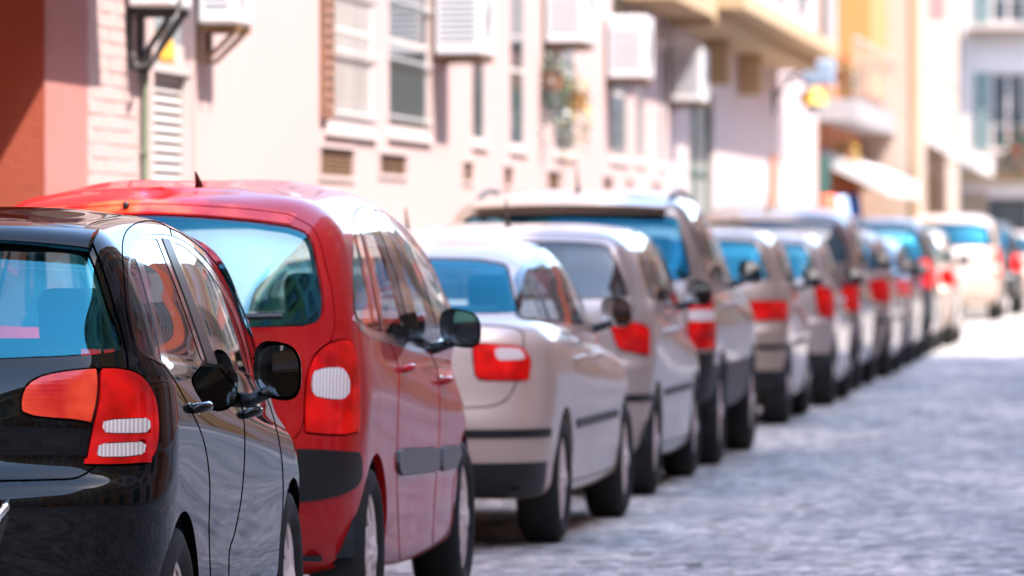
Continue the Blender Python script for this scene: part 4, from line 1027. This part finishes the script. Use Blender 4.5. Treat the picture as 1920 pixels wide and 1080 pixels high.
sh.region('rear_window', 'rear', loop([(-.3, 1.435), (.45, 1.428), (.61, 1.415), (.652, 1.36), (.70, 1.235), (.738, 1.135), (.715, 1.12), (.5, 1.105), (-.3, 1.10)]), .005)
sh.region('tail_inner', 'cam', loop([(40, 742), (50, 722), (75, 706), (120, 696), (182, 690)], [(182, 690), (184, 720), (181, 755), (172, 794)], [(172, 794), (140, 788), (90, 784), (55, 779), (40, 770), (40, 742)]), 4.5)
sh.region('tail_outer', 'cam', loop([(187, 690), (225, 691), (262, 703), (288, 738), (297, 790), (293, 840), (279, 868)], [(279, 868), (220, 872), (159, 872)], [(159, 872), (170, 815), (184, 750), (187, 690)]), 4.5)
sh.region('tail_lens', 'cam', rpoly([(193, 787), (275, 783), (279, 797), (274, 812), (191, 812)]), 1.5, only={'tail_outer'})
sh.region('tail_lens', 'cam', rpoly([(184, 831), (272, 827), (268, 850), (240, 856), (180, 857)]), 1.5, only={'tail_outer'})
sh.region('windscreen', 'front', loop([(-.3, 1.03), (.45, 1.03), (.58, 1.06)], [(.58, 1.06), (.52, 1.25), (.44, 1.42)], [(.44, 1.42), (.3, 1.435), (-.3, 1.44)]))
sh.region('headlight', 'front', rpoly([(.55, .66), (.78, .72), (.76, .84), (.6, .78)]))
sh.region('grille', 'front', rpoly([(-.3, .40), (.4, .40), (.45, .52), (-.3, .54)]))
sh.region('plate_recess', 'rear', rpoly([(-.4, .68), (.46, .68), (.40, .50), (-.4, .50)], .12))
arch(sh, yra, yfa, .345, .305)
finish(sh, car, M_black, {}, glassmats=dict(rear_glass=M_gl_dark, quarter_glass=M_gl_dark))
lens_under(car)
add_wheels(car, Wd, yra, yfa, .305, .212, .19, 'seven', .008); wheel_wells(car, Wd, yra, yfa, .345, .305)
interior(car, L, Wd, .28, .98, 2.0, 1.0, 2.95)
for px, py in ((371, 763), (466, 772)):
    p, n = sh.hit(px, py)
    if p is not None: handle(sh, car, p.y, p.z, M_black, .2)
side_mirror(car, Wd, 2.28, 1.02, .835, M_black, .14, .185)
mb = MB()      # roof spoiler over the rear window
xs = np.linspace(-.64, .64, 25)
for x in xs:
    e = (abs(x) / .64) ** 4; yb = .235 + .03 * (x / .64) ** 2
    for dy, dz in ((.16, .022), (.03, .006), (-.035, -.020), (-.045, -.034), (-.03, -.046), (.05, -.034)): mb.v.append((x, yb + dy + .04, 1.478 + dz - .018 * (x / .64) ** 2 - .012 * e))
for i in range(24):
    for j in range(6): mb.f.append((i * 6 + j, i * 6 + (j + 1) % 6, (i + 1) * 6 + (j + 1) % 6, (i + 1) * 6 + j))
mb.f += [tuple(range(6)), tuple(24 * 6 + j for j in range(6))]
o = mb.build('spoiler', M_black, car); o.data.polygons.foreach_set('use_smooth', [True] * len(o.data.polygons))
try: o.data.set_sharp_from_angle(angle=R(50))
except Exception: pass
mb = MB(); mb.tube([(.40, -.012, .62), (.43, -.03, .655), (.452, -.02, .69), (.455, .0, .705)], [.012, .016, .014, .008], 8); mb.build('plate_lamp', M_chrome, car, smooth=True)
mb = MB(); mb.box((-.26, .012, .53), (.26, .022, .64)); mb.build('number_plate', mat('plate white', (.75, .75, .73), .4), car)

# ================================================================== the red people carrier behind it
M_redp = paint('red', (.46, .006, .007), .0, .3, .85)
Wd, L = 1.52, 4.28; yra, yfa = .72, 3.48
Yr = yat(697, -2.86)
Mx, yaw = place(Wd, yra, yfa, -2.86, Yr, -2.845, Yr + 2.76)
RR = [
    (.24, .26, .24, .20, .22, .24, .08, .70, .25, .30, .01, .70, .30, .35, .12, 4.10),
    (.10, .30, .28, .22, .24, .27, .10, .82, .30, .40, .015, .81, .36, .45, .14, 4.22),
    (.03, .44, .42, .36, .38, .42, .10, .855, .30, .42, .012, .85, .40, .55, .18, 4.28),
    (.00, .60, .60, .55, .55, .56, .10, .868, .28, .42, .008, .86, .40, .58, .20, 4.27),
    (.02, .76, .76, .70, .68, .66, .10, .874, .28, .42, .002, .86, .40, .58, .20, 4.24),
    (.04, .83, .83, .78, .74, .72, .10, .875, .28, .42, .0, .858, .40, .58, .20, 4.21),
    (.05, .97, .97, .90, .84, .78, .11, .868, .28, .42, .003, .84, .40, .58, .20, 4.12),
    (.08, 1.09, 1.09, 1.00, .95, .88, .12, .85, .26, .40, .012, .80, .38, .40, .18, 4.08),
    (.12, 1.16, 1.165, 1.09, 1.05, 1.08, .12, .838, .22, .36, .020, .81, .36, .24, .16, 3.98),
    (.20, 1.33, 1.33, 1.30, 1.23, 1.26, .12, .80, .20, .30, .026, .785, .32, .22, .15, 3.70),
    (.30, 1.49, 1.48, 1.48, 1.40, 1.42, .12, .745, .20, .26, .026, .74, .28, .20, .14, 3.36),
    (.40, 1.565, 1.555, 1.575, 1.52, 1.53, .10, .67, .18, .22, .026, .67, .26, .20, .12, 2.98),
    (.58, 1.61, 1.605, 1.64, 1.59, 1.59, .05, .48, .10, .14, .03, .48, .18, .18, .08, 2.60),
]
car = car_thing('parked_car', 'glossy red people carrier with tall rounded taillight, parked behind the black hatchback', Mx, yaw)
RRN = [tuple(c - .115 if RK[i] in ('wr', 'wf') else c for i, c in enumerate(r)) for r in RR]
sh = Shell(loft(RRN, 1.4, 8), Mx); sh.L = L; RED = sh
g = 2.2
Bl = [(792, 646), (812, 672), (822, 714), (824, 800), (820, 870), (815, 940), (812, 1000), (812, 1060)]
Bt = [(702, 392), (730, 450), (760, 530), (785, 620), (792, 646)]
sh.region('front_door', 'cam', loop([(702, 392), (728, 404), (758, 430), (790, 468), (825, 525), (848, 575), (862, 620)], [(862, 620), (872, 700), (874, 780), (866, 850), (852, 900), (846, 1000), (846, 1060)], [(846, 1060), (812, 1060)], Bl[::-1], Bt[::-1]), g)
sh.region('rear_door', 'cam', loop([(662, 480), (662, 420), (668, 395), (684, 388), (702, 392)], Bt + Bl[1:], [(812, 1060), (750, 1060)], [(750, 1060), (746, 960), (744, 880), (746, 780), (747, 690), (728, 640), (700, 622), (680, 610), (665, 590), (662, 480)]), g)
sh.region('chrome_strip', 'cam', loop([(664, 590), (680, 611), (722, 629), (795, 652), (850, 615)], [(850, 622), (800, 660), (722, 640), (678, 621), (662, 600)]))
sh.region('window_frame', 'cam', loop([(661, 480), (662, 430), (669, 402), (684, 393), (708, 399), (735, 416), (765, 445), (795, 482), (828, 538), (850, 590), (852, 612)], [(852, 612), (840, 630), (795, 652), (724, 630), (681, 611), (664, 590), (661, 480)]))
sh.region('quarter_glass', 'cam', loop([(665, 440), (672, 424), (680, 440)], [(680, 440), (702, 540), (717, 622)], [(717, 622), (690, 611), (669, 588), (664, 510), (665, 440)]), only={'window_frame'})
sh.region('rear_glass', 'cam', loop([(683, 405), (697, 404), (708, 415)], [(708, 415), (745, 520), (776, 638)], [(776, 638), (724, 623)], [(724, 623), (704, 520), (683, 430), (683, 405)]), only={'window_frame'})
sh.region('front_glass', 'cam', loop([(720, 415), (745, 434), (768, 460)], [(768, 460), (795, 525), (818, 600), (824, 636)], [(824, 636), (795, 645)], [(795, 645), (768, 540), (720, 415)]), only={'window_frame'})
sh.region('vent_glass', 'cam', loop([(778, 470), (805, 503), (830, 550), (846, 595)], [(846, 595), (838, 622)], [(838, 622), (820, 570), (778, 470)]), only={'window_frame'})
sh.region('tailgate', 'cam', loop([(120, 386), (300, 384), (450, 392), (540, 402)], [(540, 402), (588, 430), (612, 500), (626, 570), (622, 635), (590, 665), (574, 710), (566, 800), (540, 828), (120, 836)]), g)
sh.region('rear_window', 'cam', loop([(120, 402), (300, 402), (460, 413), (545, 424)], [(545, 424), (580, 442), (598, 510), (607, 570), (600, 598), (572, 610)], [(572, 610), (460, 613), (120, 615)]), 3)
sh.region('spoiler_strip', 'cam', loop([(90, 379), (330, 376), (480, 389), (555, 402)], [(555, 402), (548, 421)], [(548, 421), (460, 410), (300, 399), (90, 399)]), only={'tailgate', 'body'})
sh.region('tail_outer', 'cam', loop([(571, 812), (571, 745), (578, 695), (596, 659), (628, 639), (655, 638), (668, 660), (675, 735), (673, 810)], [(673, 810), (640, 816), (571, 812)]), 3.2)
sh.region('tail_lens', 'cam', loop([(583, 720), (588, 698), (610, 690), (640, 692), (652, 708), (652, 735), (640, 748), (600, 746), (586, 738)]), 1.2, only={'tail_outer'})
sh.region('bumper_strip', 'cam', loop([(100, 843), (400, 843), (569, 842), (672, 848)], [(672, 848), (676, 870), (672, 905), (640, 926), (569, 940), (400, 946), (100, 946)]))
sh.region('door_strip_rear', 'cam', rpoly([(744, 842), (821, 838), (821, 884), (749, 892), (743, 875)], .18), 1.5)
sh.region('door_strip_front', 'cam', rpoly([(826, 838), (858, 835), (862, 852), (852, 878), (825, 884)], .18), 1.5)
sh.region('windscreen', 'front', loop([(-.3, 1.11), (.45, 1.11), (.60, 1.13)], [(.60, 1.13), (.54, 1.32), (.46, 1.48)], [(.46, 1.48), (.3, 1.50), (-.3, 1.51)]))
sh.region('headlight', 'front', rpoly([(.50, .68), (.78, .74), (.77, .90), (.6, .84)]))
arch(sh, yra, yfa, .355, .31)
finish(sh, car, M_redp, {})
lens_under(car)
add_wheels(car, Wd, yra, yfa, .31, .222, .19, 'nine', .008); wheel_wells(car, Wd, yra, yfa, .355, .31)
interior(car, L, Wd, .30, 1.06, 2.2, 1.15, 3.25)
for px, py in ((758, 690), (829, 713)):
    p, n = sh.hit(px, py)
    if p is not None: handle(sh, car, p.y, p.z, M_redp, .19)
side_mirror(car, Wd, 2.62, 1.085, .745, M_blackplastic, .15, .15)
mb = MB(); n = 14
p = [(x, .085 - .0 * x, 1.165 + .02 * abs(x)) for x in np.linspace(-.05, .5, n)]
mb.tube([(x, y + .105 * (x / .6) ** 2, z - .01) for x, y, z in p], .013, 6); mb.box(*cbox((0, .10, 1.15), (.08, .06, .05))); mb.build('wiper', M_blackplastic, car)
mb = MB(); mb.tube([(.10, .80, 1.625), (.10, .77, 1.648), (.10, .72, 1.675)], [.016, .010, .004], 8); mb.build('antenna', M_blackplastic, car)
mb = MB(); mb.ico((-.09, .36, 1.555), .014); mb.build('washer_jet', M_blackplastic, car)
#GENERIC
# ================================================================== the rest of the row
SD = [  # saloon, 4.4 m
    (.26, .24, .22, .20, .22, .24, .06, .70, .25, .30, .01, .70, .30, .35, .12, 4.20),
    (.10, .27, .25, .22, .24, .27, .09, .81, .28, .40, .015, .80, .36, .45, .14, 4.33),
    (.03, .42, .40, .36, .38, .42, .10, .845, .28, .42, .012, .845, .40, .55, .18, 4.40),
    (.00, .56, .56, .54, .55, .56, .10, .862, .28, .42, .006, .85, .40, .58, .20, 4.39),
    (.03, .70, .70, .70, .66, .64, .10, .868, .28, .42, .002, .855, .40, .58, .20, 4.36),
    (.05, .84, .84, .80, .74, .70, .10, .866, .28, .42, .0, .85, .40, .58, .20, 4.31),
    (.07, .96, .95, .89, .82, .74, .10, .850, .28, .40, .004, .82, .40, .58, .20, 4.22),
    (.10, 1.045, 1.02, .945, .87, .80, .11, .79, .26, .38, .03, .76, .38, .56, .20, 4.05),
    (.62, 1.065, 1.03, .985, .955, .97, .06, .74, .22, .30, .055, .75, .34, .26, .16, 3.50),
    (.88, 1.22, 1.19, 1.17, 1.13, 1.15, .06, .69, .18, .24, .045, .71, .30, .24, .14, 3.20),
    (1.14, 1.335, 1.315, 1.315, 1.27, 1.28, .06, .625, .16, .22, .045, .66, .26, .22, .12, 2.86),
    (1.32, 1.39, 1.375, 1.385, 1.345, 1.35, .05, .56, .14, .20, .045, .59, .24, .20, .10, 2.60),
    (1.55, 1.412, 1.405, 1.425, 1.385, 1.385, .04, .42, .12, .16, .03, .44, .18, .16, .06, 2.35)]
SU = [  # off roader, 4.4 m
    (.26, .38, .36, .30, .34, .36, .06, .74, .25, .30, .01, .74, .30, .35, .12, 4.20),
    (.08, .42, .40, .34, .38, .40, .08, .84, .22, .34, .015, .83, .34, .42, .14, 4.34),
    (.01, .54, .52, .48, .50, .52, .08, .875, .22, .34, .012, .875, .36, .50, .16, 4.40),
    (.00, .68, .68, .66, .66, .66, .08, .89, .20, .32, .006, .88, .36, .52, .17, 4.39),
    (.06, .76, .76, .78, .76, .74, .07, .892, .19, .28, .002, .88, .36, .52, .17, 4.36),
    (.08, .84, .84, .86, .84, .82, .06, .892, .17, .26, .0, .88, .36, .52, .17, 4.33),
    (.085, .96, .95, .95, .93, .90, .06, .885, .16, .24, .003, .86, .36, .52, .17, 4.26),
    (.095, 1.07, 1.06, 1.04, 1.01, .98, .06, .868, .15, .22, .008, .82, .34, .50, .16, 4.12),
    (.11, 1.13, 1.12, 1.10, 1.07, 1.09, .06, .845, .14, .20, .014, .80, .34, .24, .16, 3.36),
    (.16, 1.32, 1.31, 1.31, 1.26, 1.29, .05, .80, .12, .17, .020, .76, .30, .22, .14, 3.02),
    (.23, 1.51, 1.50, 1.51, 1.45, 1.48, .05, .735, .11, .15, .022, .70, .28, .20, .12, 2.66),
    (.29, 1.60, 1.59, 1.61, 1.57, 1.58, .04, .665, .10, .14, .022, .64, .26, .20, .10, 2.40),
    (.40, 1.645, 1.64, 1.67, 1.63, 1.63, .03, .50, .08, .10, .02, .48, .18, .16, .06, 2.16)]
KIND = dict(
    hatch=dict(R=BR, L=3.94, W=1.73, H=1.52, ax=(.62, 3.09), wr=.30, ar=.335, belt=1.05, cowl=3.1, fl=.28,
        dlo=([(.55, 1.20), (.60, 1.115), (.80, 1.098)], [(.80, 1.098), (1.8, 1.068), (2.96, 1.03)], [(2.96, 1.03), (2.72, 1.24), (2.52, 1.36), (2.25, 1.425)], [(2.25, 1.425), (1.6, 1.45), (.95, 1.435), (.68, 1.385), (.57, 1.29), (.55, 1.20)]),
        split=(.84, 1.70), rdoor=(.92, 1.68), fdoor=(1.68, 2.86), rw=[(-.3, 1.435), (.45, 1.428), (.61, 1.41), (.69, 1.25), (.735, 1.13), (.70, 1.115), (-.3, 1.10)], tg=[(-.3, 1.475), (.60, 1.455), (.68, 1.36), (.76, 1.10), (.76, .95), (.66, .775), (.60, .758), (-.3, .755)],
        ws=[(-.3, 1.03), (.60, 1.05), (.58, 1.22), (.50, 1.40), (-.3, 1.42)]),
    mpv=dict(R=RR, L=4.28, W=1.75, H=1.64, ax=(.72, 3.48), wr=.31, ar=.35, belt=1.09, cowl=3.5, fl=.3,
        dlo=([(.66, 1.28), (.70, 1.165), (.95, 1.14)], [(.95, 1.14), (2.0, 1.115), (3.5, 1.09)], [(3.5, 1.09), (3.28, 1.25), (3.0, 1.40), (2.62, 1.51)], [(2.62, 1.51), (1.9, 1.55), (1.1, 1.535), (.78, 1.47), (.68, 1.38), (.66, 1.28)]),
        split=(1.0, 1.95), rdoor=(1.08, 1.93), fdoor=(1.93, 3.15), rw=[(-.3, 1.53), (.45, 1.52), (.66, 1.49), (.74, 1.33), (.775, 1.17), (.72, 1.145), (-.3, 1.14)], tg=[(-.3, 1.56), (.60, 1.55), (.72, 1.47), (.80, 1.16), (.78, .95), (.66, .82), (-.3, .81)],
        ws=[(-.3, 1.12), (.62, 1.13), (.58, 1.30), (.50, 1.48), (-.3, 1.50)]),
    saloon=dict(R=SD, L=4.4, W=1.74, H=1.425, ax=(.92, 3.56), wr=.30, ar=.335, belt=.99, cowl=3.25, fl=.25,
        dlo=([(.86, 1.11), (.80, 1.055), (1.0, 1.035)], [(1.0, 1.035), (2.0, 1.01), (3.22, .985)], [(3.22, .985), (3.0, 1.15), (2.75, 1.27), (2.5, 1.335)], [(2.5, 1.335), (1.9, 1.355), (1.45, 1.33), (1.1, 1.25), (.86, 1.11)]),
        split=(1.22, 2.05), rdoor=(1.28, 2.03), fdoor=(2.03, 3.15), rw=[(-.3, 1.345), (.40, 1.335), (.545, 1.31), (.60, 1.20), (.645, 1.09), (.60, 1.082), (-.3, 1.085)], tg=[(-.3, 1.05), (.60, 1.03), (.74, .99), (.70, .72), (.60, .66), (-.3, .66)],
        ws=[(-.3, 1.0), (.58, 1.01), (.55, 1.17), (.48, 1.32), (-.3, 1.33)]),
    suv=dict(R=SU, L=4.4, W=1.79, H=1.67, ax=(.86, 3.46), wr=.34, ar=.385, belt=1.10, cowl=3.05, fl=.42,
        dlo=([(.30, 1.30), (.30, 1.16), (.40, 1.135)], [(.40, 1.135), (1.8, 1.125), (2.94, 1.10)], [(2.94, 1.10), (2.74, 1.30), (2.55, 1.44), (2.35, 1.53)], [(2.35, 1.53), (1.6, 1.56), (.7, 1.55), (.42, 1.52), (.32, 1.42), (.30, 1.30)]),
        split=(1.0, 1.75), rdoor=(1.02, 1.74), fdoor=(1.74, 2.85), rw=[(-.3, 1.54), (.55, 1.53), (.66, 1.51), (.72, 1.33), (.755, 1.16), (.70, 1.13), (-.3, 1.13)], tg=[(-.3, 1.585), (.60, 1.575), (.72, 1.48), (.78, 1.13), (.77, .90), (.74, .79), (-.3, .785)],
        ws=[(-.3, 1.13), (.62, 1.14), (.60, 1.30), (.54, 1.48), (-.3, 1.50)]))
def sc_pts(P, a, b): return [(x * a, z * b) for x, z in P]
def build_car(label, kind, col, Xr, Yr, Xf=None, Yf=None, yaw=0., L=None, W=None, H=None, q=.8, sub=5, light=None, inner=None, lens=None, wheel='six', glass_rear=M_gl_teal, glass_side=M_gl_side, lowz=None, strip=None, rails=False, spoiler=False, seat=True, mirror_m=None, pm=None, spare=False, wip=True):
    k = KIND[kind]; L = L or k['L']; W = W or k['W']; H = H or k['H']; ay, ax_, az = L / k['L'], W / k['W'], H / k['H']
    Rg = []
    for r in k['R']:
        r = list(r)
        for i, c in enumerate(RK):
            r[i] *= ay if c in ('yr', 'rb', 'ry', 'fy', 'fb', 'yf') else ax_ if c in ('wr', 'rx', 'bu', 'wf', 'fx') else az
        Rg.append(r)
    ya, yb = k['ax'][0] * ay, k['ax'][1] * ay
    Mx, yaw = place(W, ya, yb, Xr, Yr, Xf, Yf, yaw); car = car_thing('parked_car', label, Mx, yaw)
    sh = Shell(loft(Rg, q, sub), Mx); sh.L = L; pt = pm
    S = lambda P: sc_pts(P, ay, az); B = lambda P: sc_pts(P, ax_, az)
    dl = [S(s_) for s_ in k['dlo']]; g = .009
    fd, rd = [c * ay for c in k['fdoor']], [c * ay for c in k['rdoor']]; top = max(p[1] for s_ in dl for p in s_) + .03 * az; bt = .27 * az
    bz = k['belt'] * az; ra = k['ar'] * (k['wr'] and 1) ; zc = k['wr'] + .005
    frt = [p for p in dl[2]]
    sh.region('front_door', 'side', loop([(fd[0] + .02, top), (dl[2][-1][0] + .05, dl[2][-1][1] + .03)], [(p[0] + .05, p[1] + .02) for p in frt[::-1]], [(fd[1] + .02, bz - .05), (fd[1], .7 * az), (fd[1] - .06, bt)], [(fd[1] - .06, bt), (fd[0], bt)], [(fd[0], bt), (fd[0], bz), (fd[0] + .02, top)]), g)
    rdz = ya + ra + .02
    sh.region('rear_door', 'side', loop([(rd[0] - .02, top - .05), (rd[0] + .25, top), (fd[0] + .02, top)], [(fd[0] + .02, top), (fd[0], bz), (fd[0], bt)], [(fd[0], bt), (rdz + .05, bt)], [(rdz + .05, bt), (rdz, zc + .1), (ya + ra * .8, zc + ra * .75), (rd[0], bz - .15), (rd[0] - .05, bz), (rd[0] - .04, bz + .15), (rd[0] - .02, top - .05)]), g)
    sh.region('window_frame', 'side', loop(*dl))
    e = .018; b0, b1 = k['split'][0] * ay, k['split'][1] * ay
    D = loop(*dl); fD = lambda X: sdf(D, X) + e
    for lab, lo, hi in (('quarter_glass', -9, b0 - .02), ('rear_glass', b0 + .02, b1 - .045), ('front_glass', b1 + .045, 99)):
        sh.region(lab, 'side', None, fn=lambda X, lo=lo, hi=hi: np.maximum(fD(X), np.maximum(lo - X[:, 0], X[:, 0] - hi)), only={'window_frame'})
    tgl = crm(B(k['tg']), False, 8); sh.region('trunk_lid' if kind == 'saloon' else 'tailgate', 'rear', np.concatenate([tgl]), .008)
    sh.region('rear_window', 'rear', rpoly(B(k['rw']), .22), .008)
    sh.region('windscreen', 'front', rpoly(B(k['ws']), .2))
    if lowz: sh.region('lower', 'rear', np.array([(-.5, -.2), (1.2, -.2), (1.2, lowz), (-.5, lowz)])); sh.region('lower', 'side', np.array([(-1, -.2), (6, -.2), (6, lowz - .08), (-1, lowz - .08)]), only={'body', 'rear_door', 'front_door'}) if kind == 'suv' else None
    if strip: sh.region('bumper_strip', 'rear', np.array([(-.5, strip - .02), (1.2, strip - .02), (1.2, strip + .02), (-.5, strip + .02)])); sh.region('side_strip', 'side', np.array([(ya + ra + .1, strip - .01), (yb - ra - .1, strip - .01), (yb - ra - .1, strip + .035), (ya + ra + .1, strip + .035)]))
    if light: sh.region('tail_outer', 'rear', rpoly(light, .2), .006)
    if inner: sh.region('tail_inner', 'rear', rpoly(inner, .2), .006)
    if lens: sh.region('tail_lens', 'rear', rpoly(lens, .25), only={'tail_outer'})
    sh.region('headlight', 'front', rpoly(B([(.52, .60), (.80, .66), (.80, .80), (.6, .76)]), .2))
    sh.region('grille', 'front', rpoly(B([(-.3, .45), (.42, .45), (.45, .58), (-.3, .6)]), .2))
    arch(sh, ya, yb, ra, zc)
    finish(sh, car, col, {}, glassmats=dict(rear_window=glass_rear, rear_glass=glass_side, front_glass=M_gl_side, quarter_glass=glass_side))
    lens_under(car)
    add_wheels(car, W, ya, yb, k['wr'], k['wr'] * .70, .195, wheel, .008); wheel_wells(car, W, ya, yb, ra, zc)
    if seat: interior(car, L, W, k['fl'] * az, bz, b1 + .25, rd[0] + .05, k['cowl'] * ay)
    for yy in (rd[0] + .16, fd[0] + .16): handle(sh, car, yy, bz - .13, col, .18)
    ym = fd[1] - .28; p, n = sh.hit_side(ym, bz + .02)
    side_mirror(car, W, ym, bz + .07, (p.x if p else W / 2 - .06) + .05, mirror_m or M_blackplastic, .145, .15)
    if wip:
        mb = MB(); rr = k['rw']; zb_ = min(z for x, z in rr) * az
        h0 = sh.bvh.ray_cast(Vector((0, -3, zb_ + .02)), Vector((0, 1, 0))); h1 = sh.bvh.ray_cast(Vector((.46, -3, zb_ + .03)), Vector((0, 1, 0)))
        if h0[0] and h1[0] and kind != 'saloon': mb.tube([h0[0] + Vector((0, -.012, 0)), (h0[0] + h1[0]) / 2 + Vector((0, -.025, .004)), h1[0] + Vector((0, -.014, 0))], .011, 6); mb.box(*cbox(h0[0] + Vector((0, -.01, 0)), (.06, .03, .05))); mb.build('wiper', M_blackplastic, car)
    h0 = sh.bvh.ray_cast(Vector((0, .75 * ay if kind != 'saloon' else 1.7, 3)), Vector((0, 0, -1)))
    if h0[0]: mb = MB(); mb.tube([h0[0] - Vector((0, 0, .01)), h0[0] + Vector((0, -.03, .05)), h0[0] + Vector((0, -.12, .16))], [.02, .01, .004], 6); mb.build('antenna', M_blackplastic, car)
    mb = MB(); pz = (.64 if kind in ('hatch', 'suv') else .50 if kind == 'mpv' else .82) * az
    h0 = sh.bvh.ray_cast(Vector((.0, -3, pz)), Vector((0, 1, 0))); y0 = h0[0].y if h0[0] else .02
    mb.box((-.26, y0 - .03, pz - .055), (.26, y0 - .004, pz + .055)); mb.build('number_plate', MATS.get('plate white') or mat('plate white', (.75, .75, .73), .4), car)
    if rails:
        for s in (1, -1):
            mb = MB(); pts = []
            for t in np.linspace(0, 1, 14):
                yy = .45 + t * 1.9; hh = sh.bvh.ray_cast(Vector((.60, yy, 3)), Vector((0, 0, -1)))
                if hh[0]: pts.append((s * .60, yy, hh[0].z + .04 * math.sin(min(1, 4 * t, 4 * (1 - t)) * math.pi / 2) - .008))
            mb.tube(pts, .016, 8); mb.build('roof_rail', M_blackplastic, car, smooth=True)
    if spoiler:
        zt = max(z for x, z in k['rw']) * az + .05; h0 = sh.bvh.ray_cast(Vector((0, -3, zt)), Vector((0, 1, 0)))
        y0 = h0[0].y if h0[0] else .3; mb = MB()
        for x in np.linspace(-.6, .6, 15):
            c = .02 * (x / .6) ** 2
            for dy, dz in ((.12, .03), (-.10, -.005), (-.11, -.02), (.06, -.03)): mb.v.append((x, y0 + dy + c * 2, zt + dz + .02 - c))
        for i in range(14):
            for j in range(4): mb.f.append((i * 4 + j, i * 4 + (j + 1) % 4, (i + 1) * 4 + (j + 1) % 4, (i + 1) * 4 + j))
        mb.f += [(0, 1, 2, 3), tuple(56 + j for j in range(4))]; mb.build('spoiler', col, car)
    return car, sh
P_silver = paint('warm silver', (.58, .44, .36), .4, .33)
P_silver2 = paint('silver', (.47, .38, .33), .45, .33)
P_grey = paint('stone grey', (.24, .18, .15), .45, .35)
P_white = paint('white', (.66, .64, .62), .0, .35)
P_beige = paint('beige metallic', (.42, .31, .24), .4, .34)
P_bronze = paint('bronze grey', (.36, .28, .23), .45, .33)
P_dark = paint('dark grey', (.05, .05, .052), .3, .33)
Yr = yat(1056, -2.86); Yf = Yr + 2.64
build_car('pinkish silver saloon with square red taillight, right behind the red people carrier', 'saloon', P_silver, -2.86, Yr, -2.80, Yf, q=1.1, sub=7,
    light=[(.52, .955), (.74, .935), (.78, .875), (.77, .775), (.54, .78)], lens=[(.62, .93), (.735, .925), (.755, .875), (.63, .87)], lowz=.40, strip=.535, wheel='ten', mirror_m=P_silver)
build_car('silver compact with dark rear glass and small red taillight, behind the saloon', 'hatch', P_silver2, -2.87, 34.1, yaw=-.006, L=4.15, H=1.50, q=1., sub=6,
    light=[(.62, 1.0), (.84, .95), (.84, .78), (.68, .82)], glass_rear=M_gl_dark, glass_side=M_gl_dark, strip=.55, wheel='nine', mirror_m=P_silver2)
build_car('tall bronze grey off roader with roof rails and tall striped red taillights', 'suv', P_bronze, -2.84, 38.6, yaw=-.008, H=1.72, W=1.82, q=1., sub=6,
    light=[(.745, 1.12), (.95, 1.12), (.95, .74), (.745, .74)], lens=[(.74, .985), (.95, .985), (.95, .915), (.74, .915)], lowz=.72, rails=True, spoiler=True, wheel='five', glass_rear=M_gl_deep)
FAR = [  # label, kind, paint, X side, Y of the rear axle, keyword arguments
    ('sandy beige hatchback with wide red taillight, next after the off roader', 'hatch', P_beige, -2.93, 46.9, dict(L=4.0, H=1.50, light=[(.55, .95), (.9, .95), (.9, .80), (.58, .80)], lowz=.42, strip=.60)),
    ('pale compact with bright blue rear window and narrow dark red taillights', 'hatch', P_silver2, -2.86, 52.0, dict(L=3.9, H=1.47, light=[(.70, 1.02), (.92, 1.0), (.92, .74), (.74, .76)], lowz=.45, wheel='five')),
    ('tall stone grey people carrier with black window line, behind the blue windowed compact', 'mpv', P_grey, -2.90, 57.0, dict(H=1.70, light=[(.72, 1.05), (.92, 1.05), (.92, .74), (.74, .74)], glass_rear=M_gl_dark, wheel='ten')),
    ('bronze hatchback with orange tinted taillight midway down the row', 'hatch', P_bronze, -2.86, 62.3, dict(L=4.0, H=1.50, light=[(.66, 1.0), (.9, 1.0), (.9, .76), (.7, .78)], strip=.58, wheel='nine')),
    ('brown grey saloon tucked in past the bronze hatchback', 'saloon', P_grey, -2.87, 67.9, dict(light=[(.60, .95), (.92, .94), (.92, .78), (.62, .78)], wheel='six')),
    ('dark grey people carrier with blue rear window and tall red taillights', 'mpv', P_dark, -2.90, 74.2, dict(H=1.66, light=[(.72, 1.15), (.92, 1.15), (.92, .80), (.74, .80)], lowz=.5)),
    ('silver hatchback at the edge of the sunlit stretch of road', 'hatch', P_silver2, -2.84, 80.0, dict(L=4.1, H=1.52, light=[(.68, 1.0), (.9, 1.0), (.9, .78), (.7, .8)])),
    ('pale silver people carrier standing in the sun after the gap in the row', 'mpv', P_silver, -2.90, 103.2, dict(L=4.5, H=1.78, W=1.72, light=[(.76, 1.20), (.98, 1.20), (.98, .75), (.78, .75)], lens=[(.77, .95), (.95, .95), (.95, .86), (.77, .86)])),
    ('dark grey off roader behind the sunlit silver people carrier', 'suv', P_dark, -2.74, 111.0, dict(light=[(.745, 1.10), (.95, 1.10), (.95, .80), (.745, .80)], rails=True)),
    ('pale hatchback farthest along the row at the right edge', 'hatch', P_silver, -2.55, 118.0, dict(light=[(.66, 1.0), (.9, 1.0), (.9, .8), (.7, .82)])),
]
for lb, kd, pc, X, Yq, kw in FAR: build_car(lb, kd, pc, X, Yq, q=.6, sub=4, **kw)
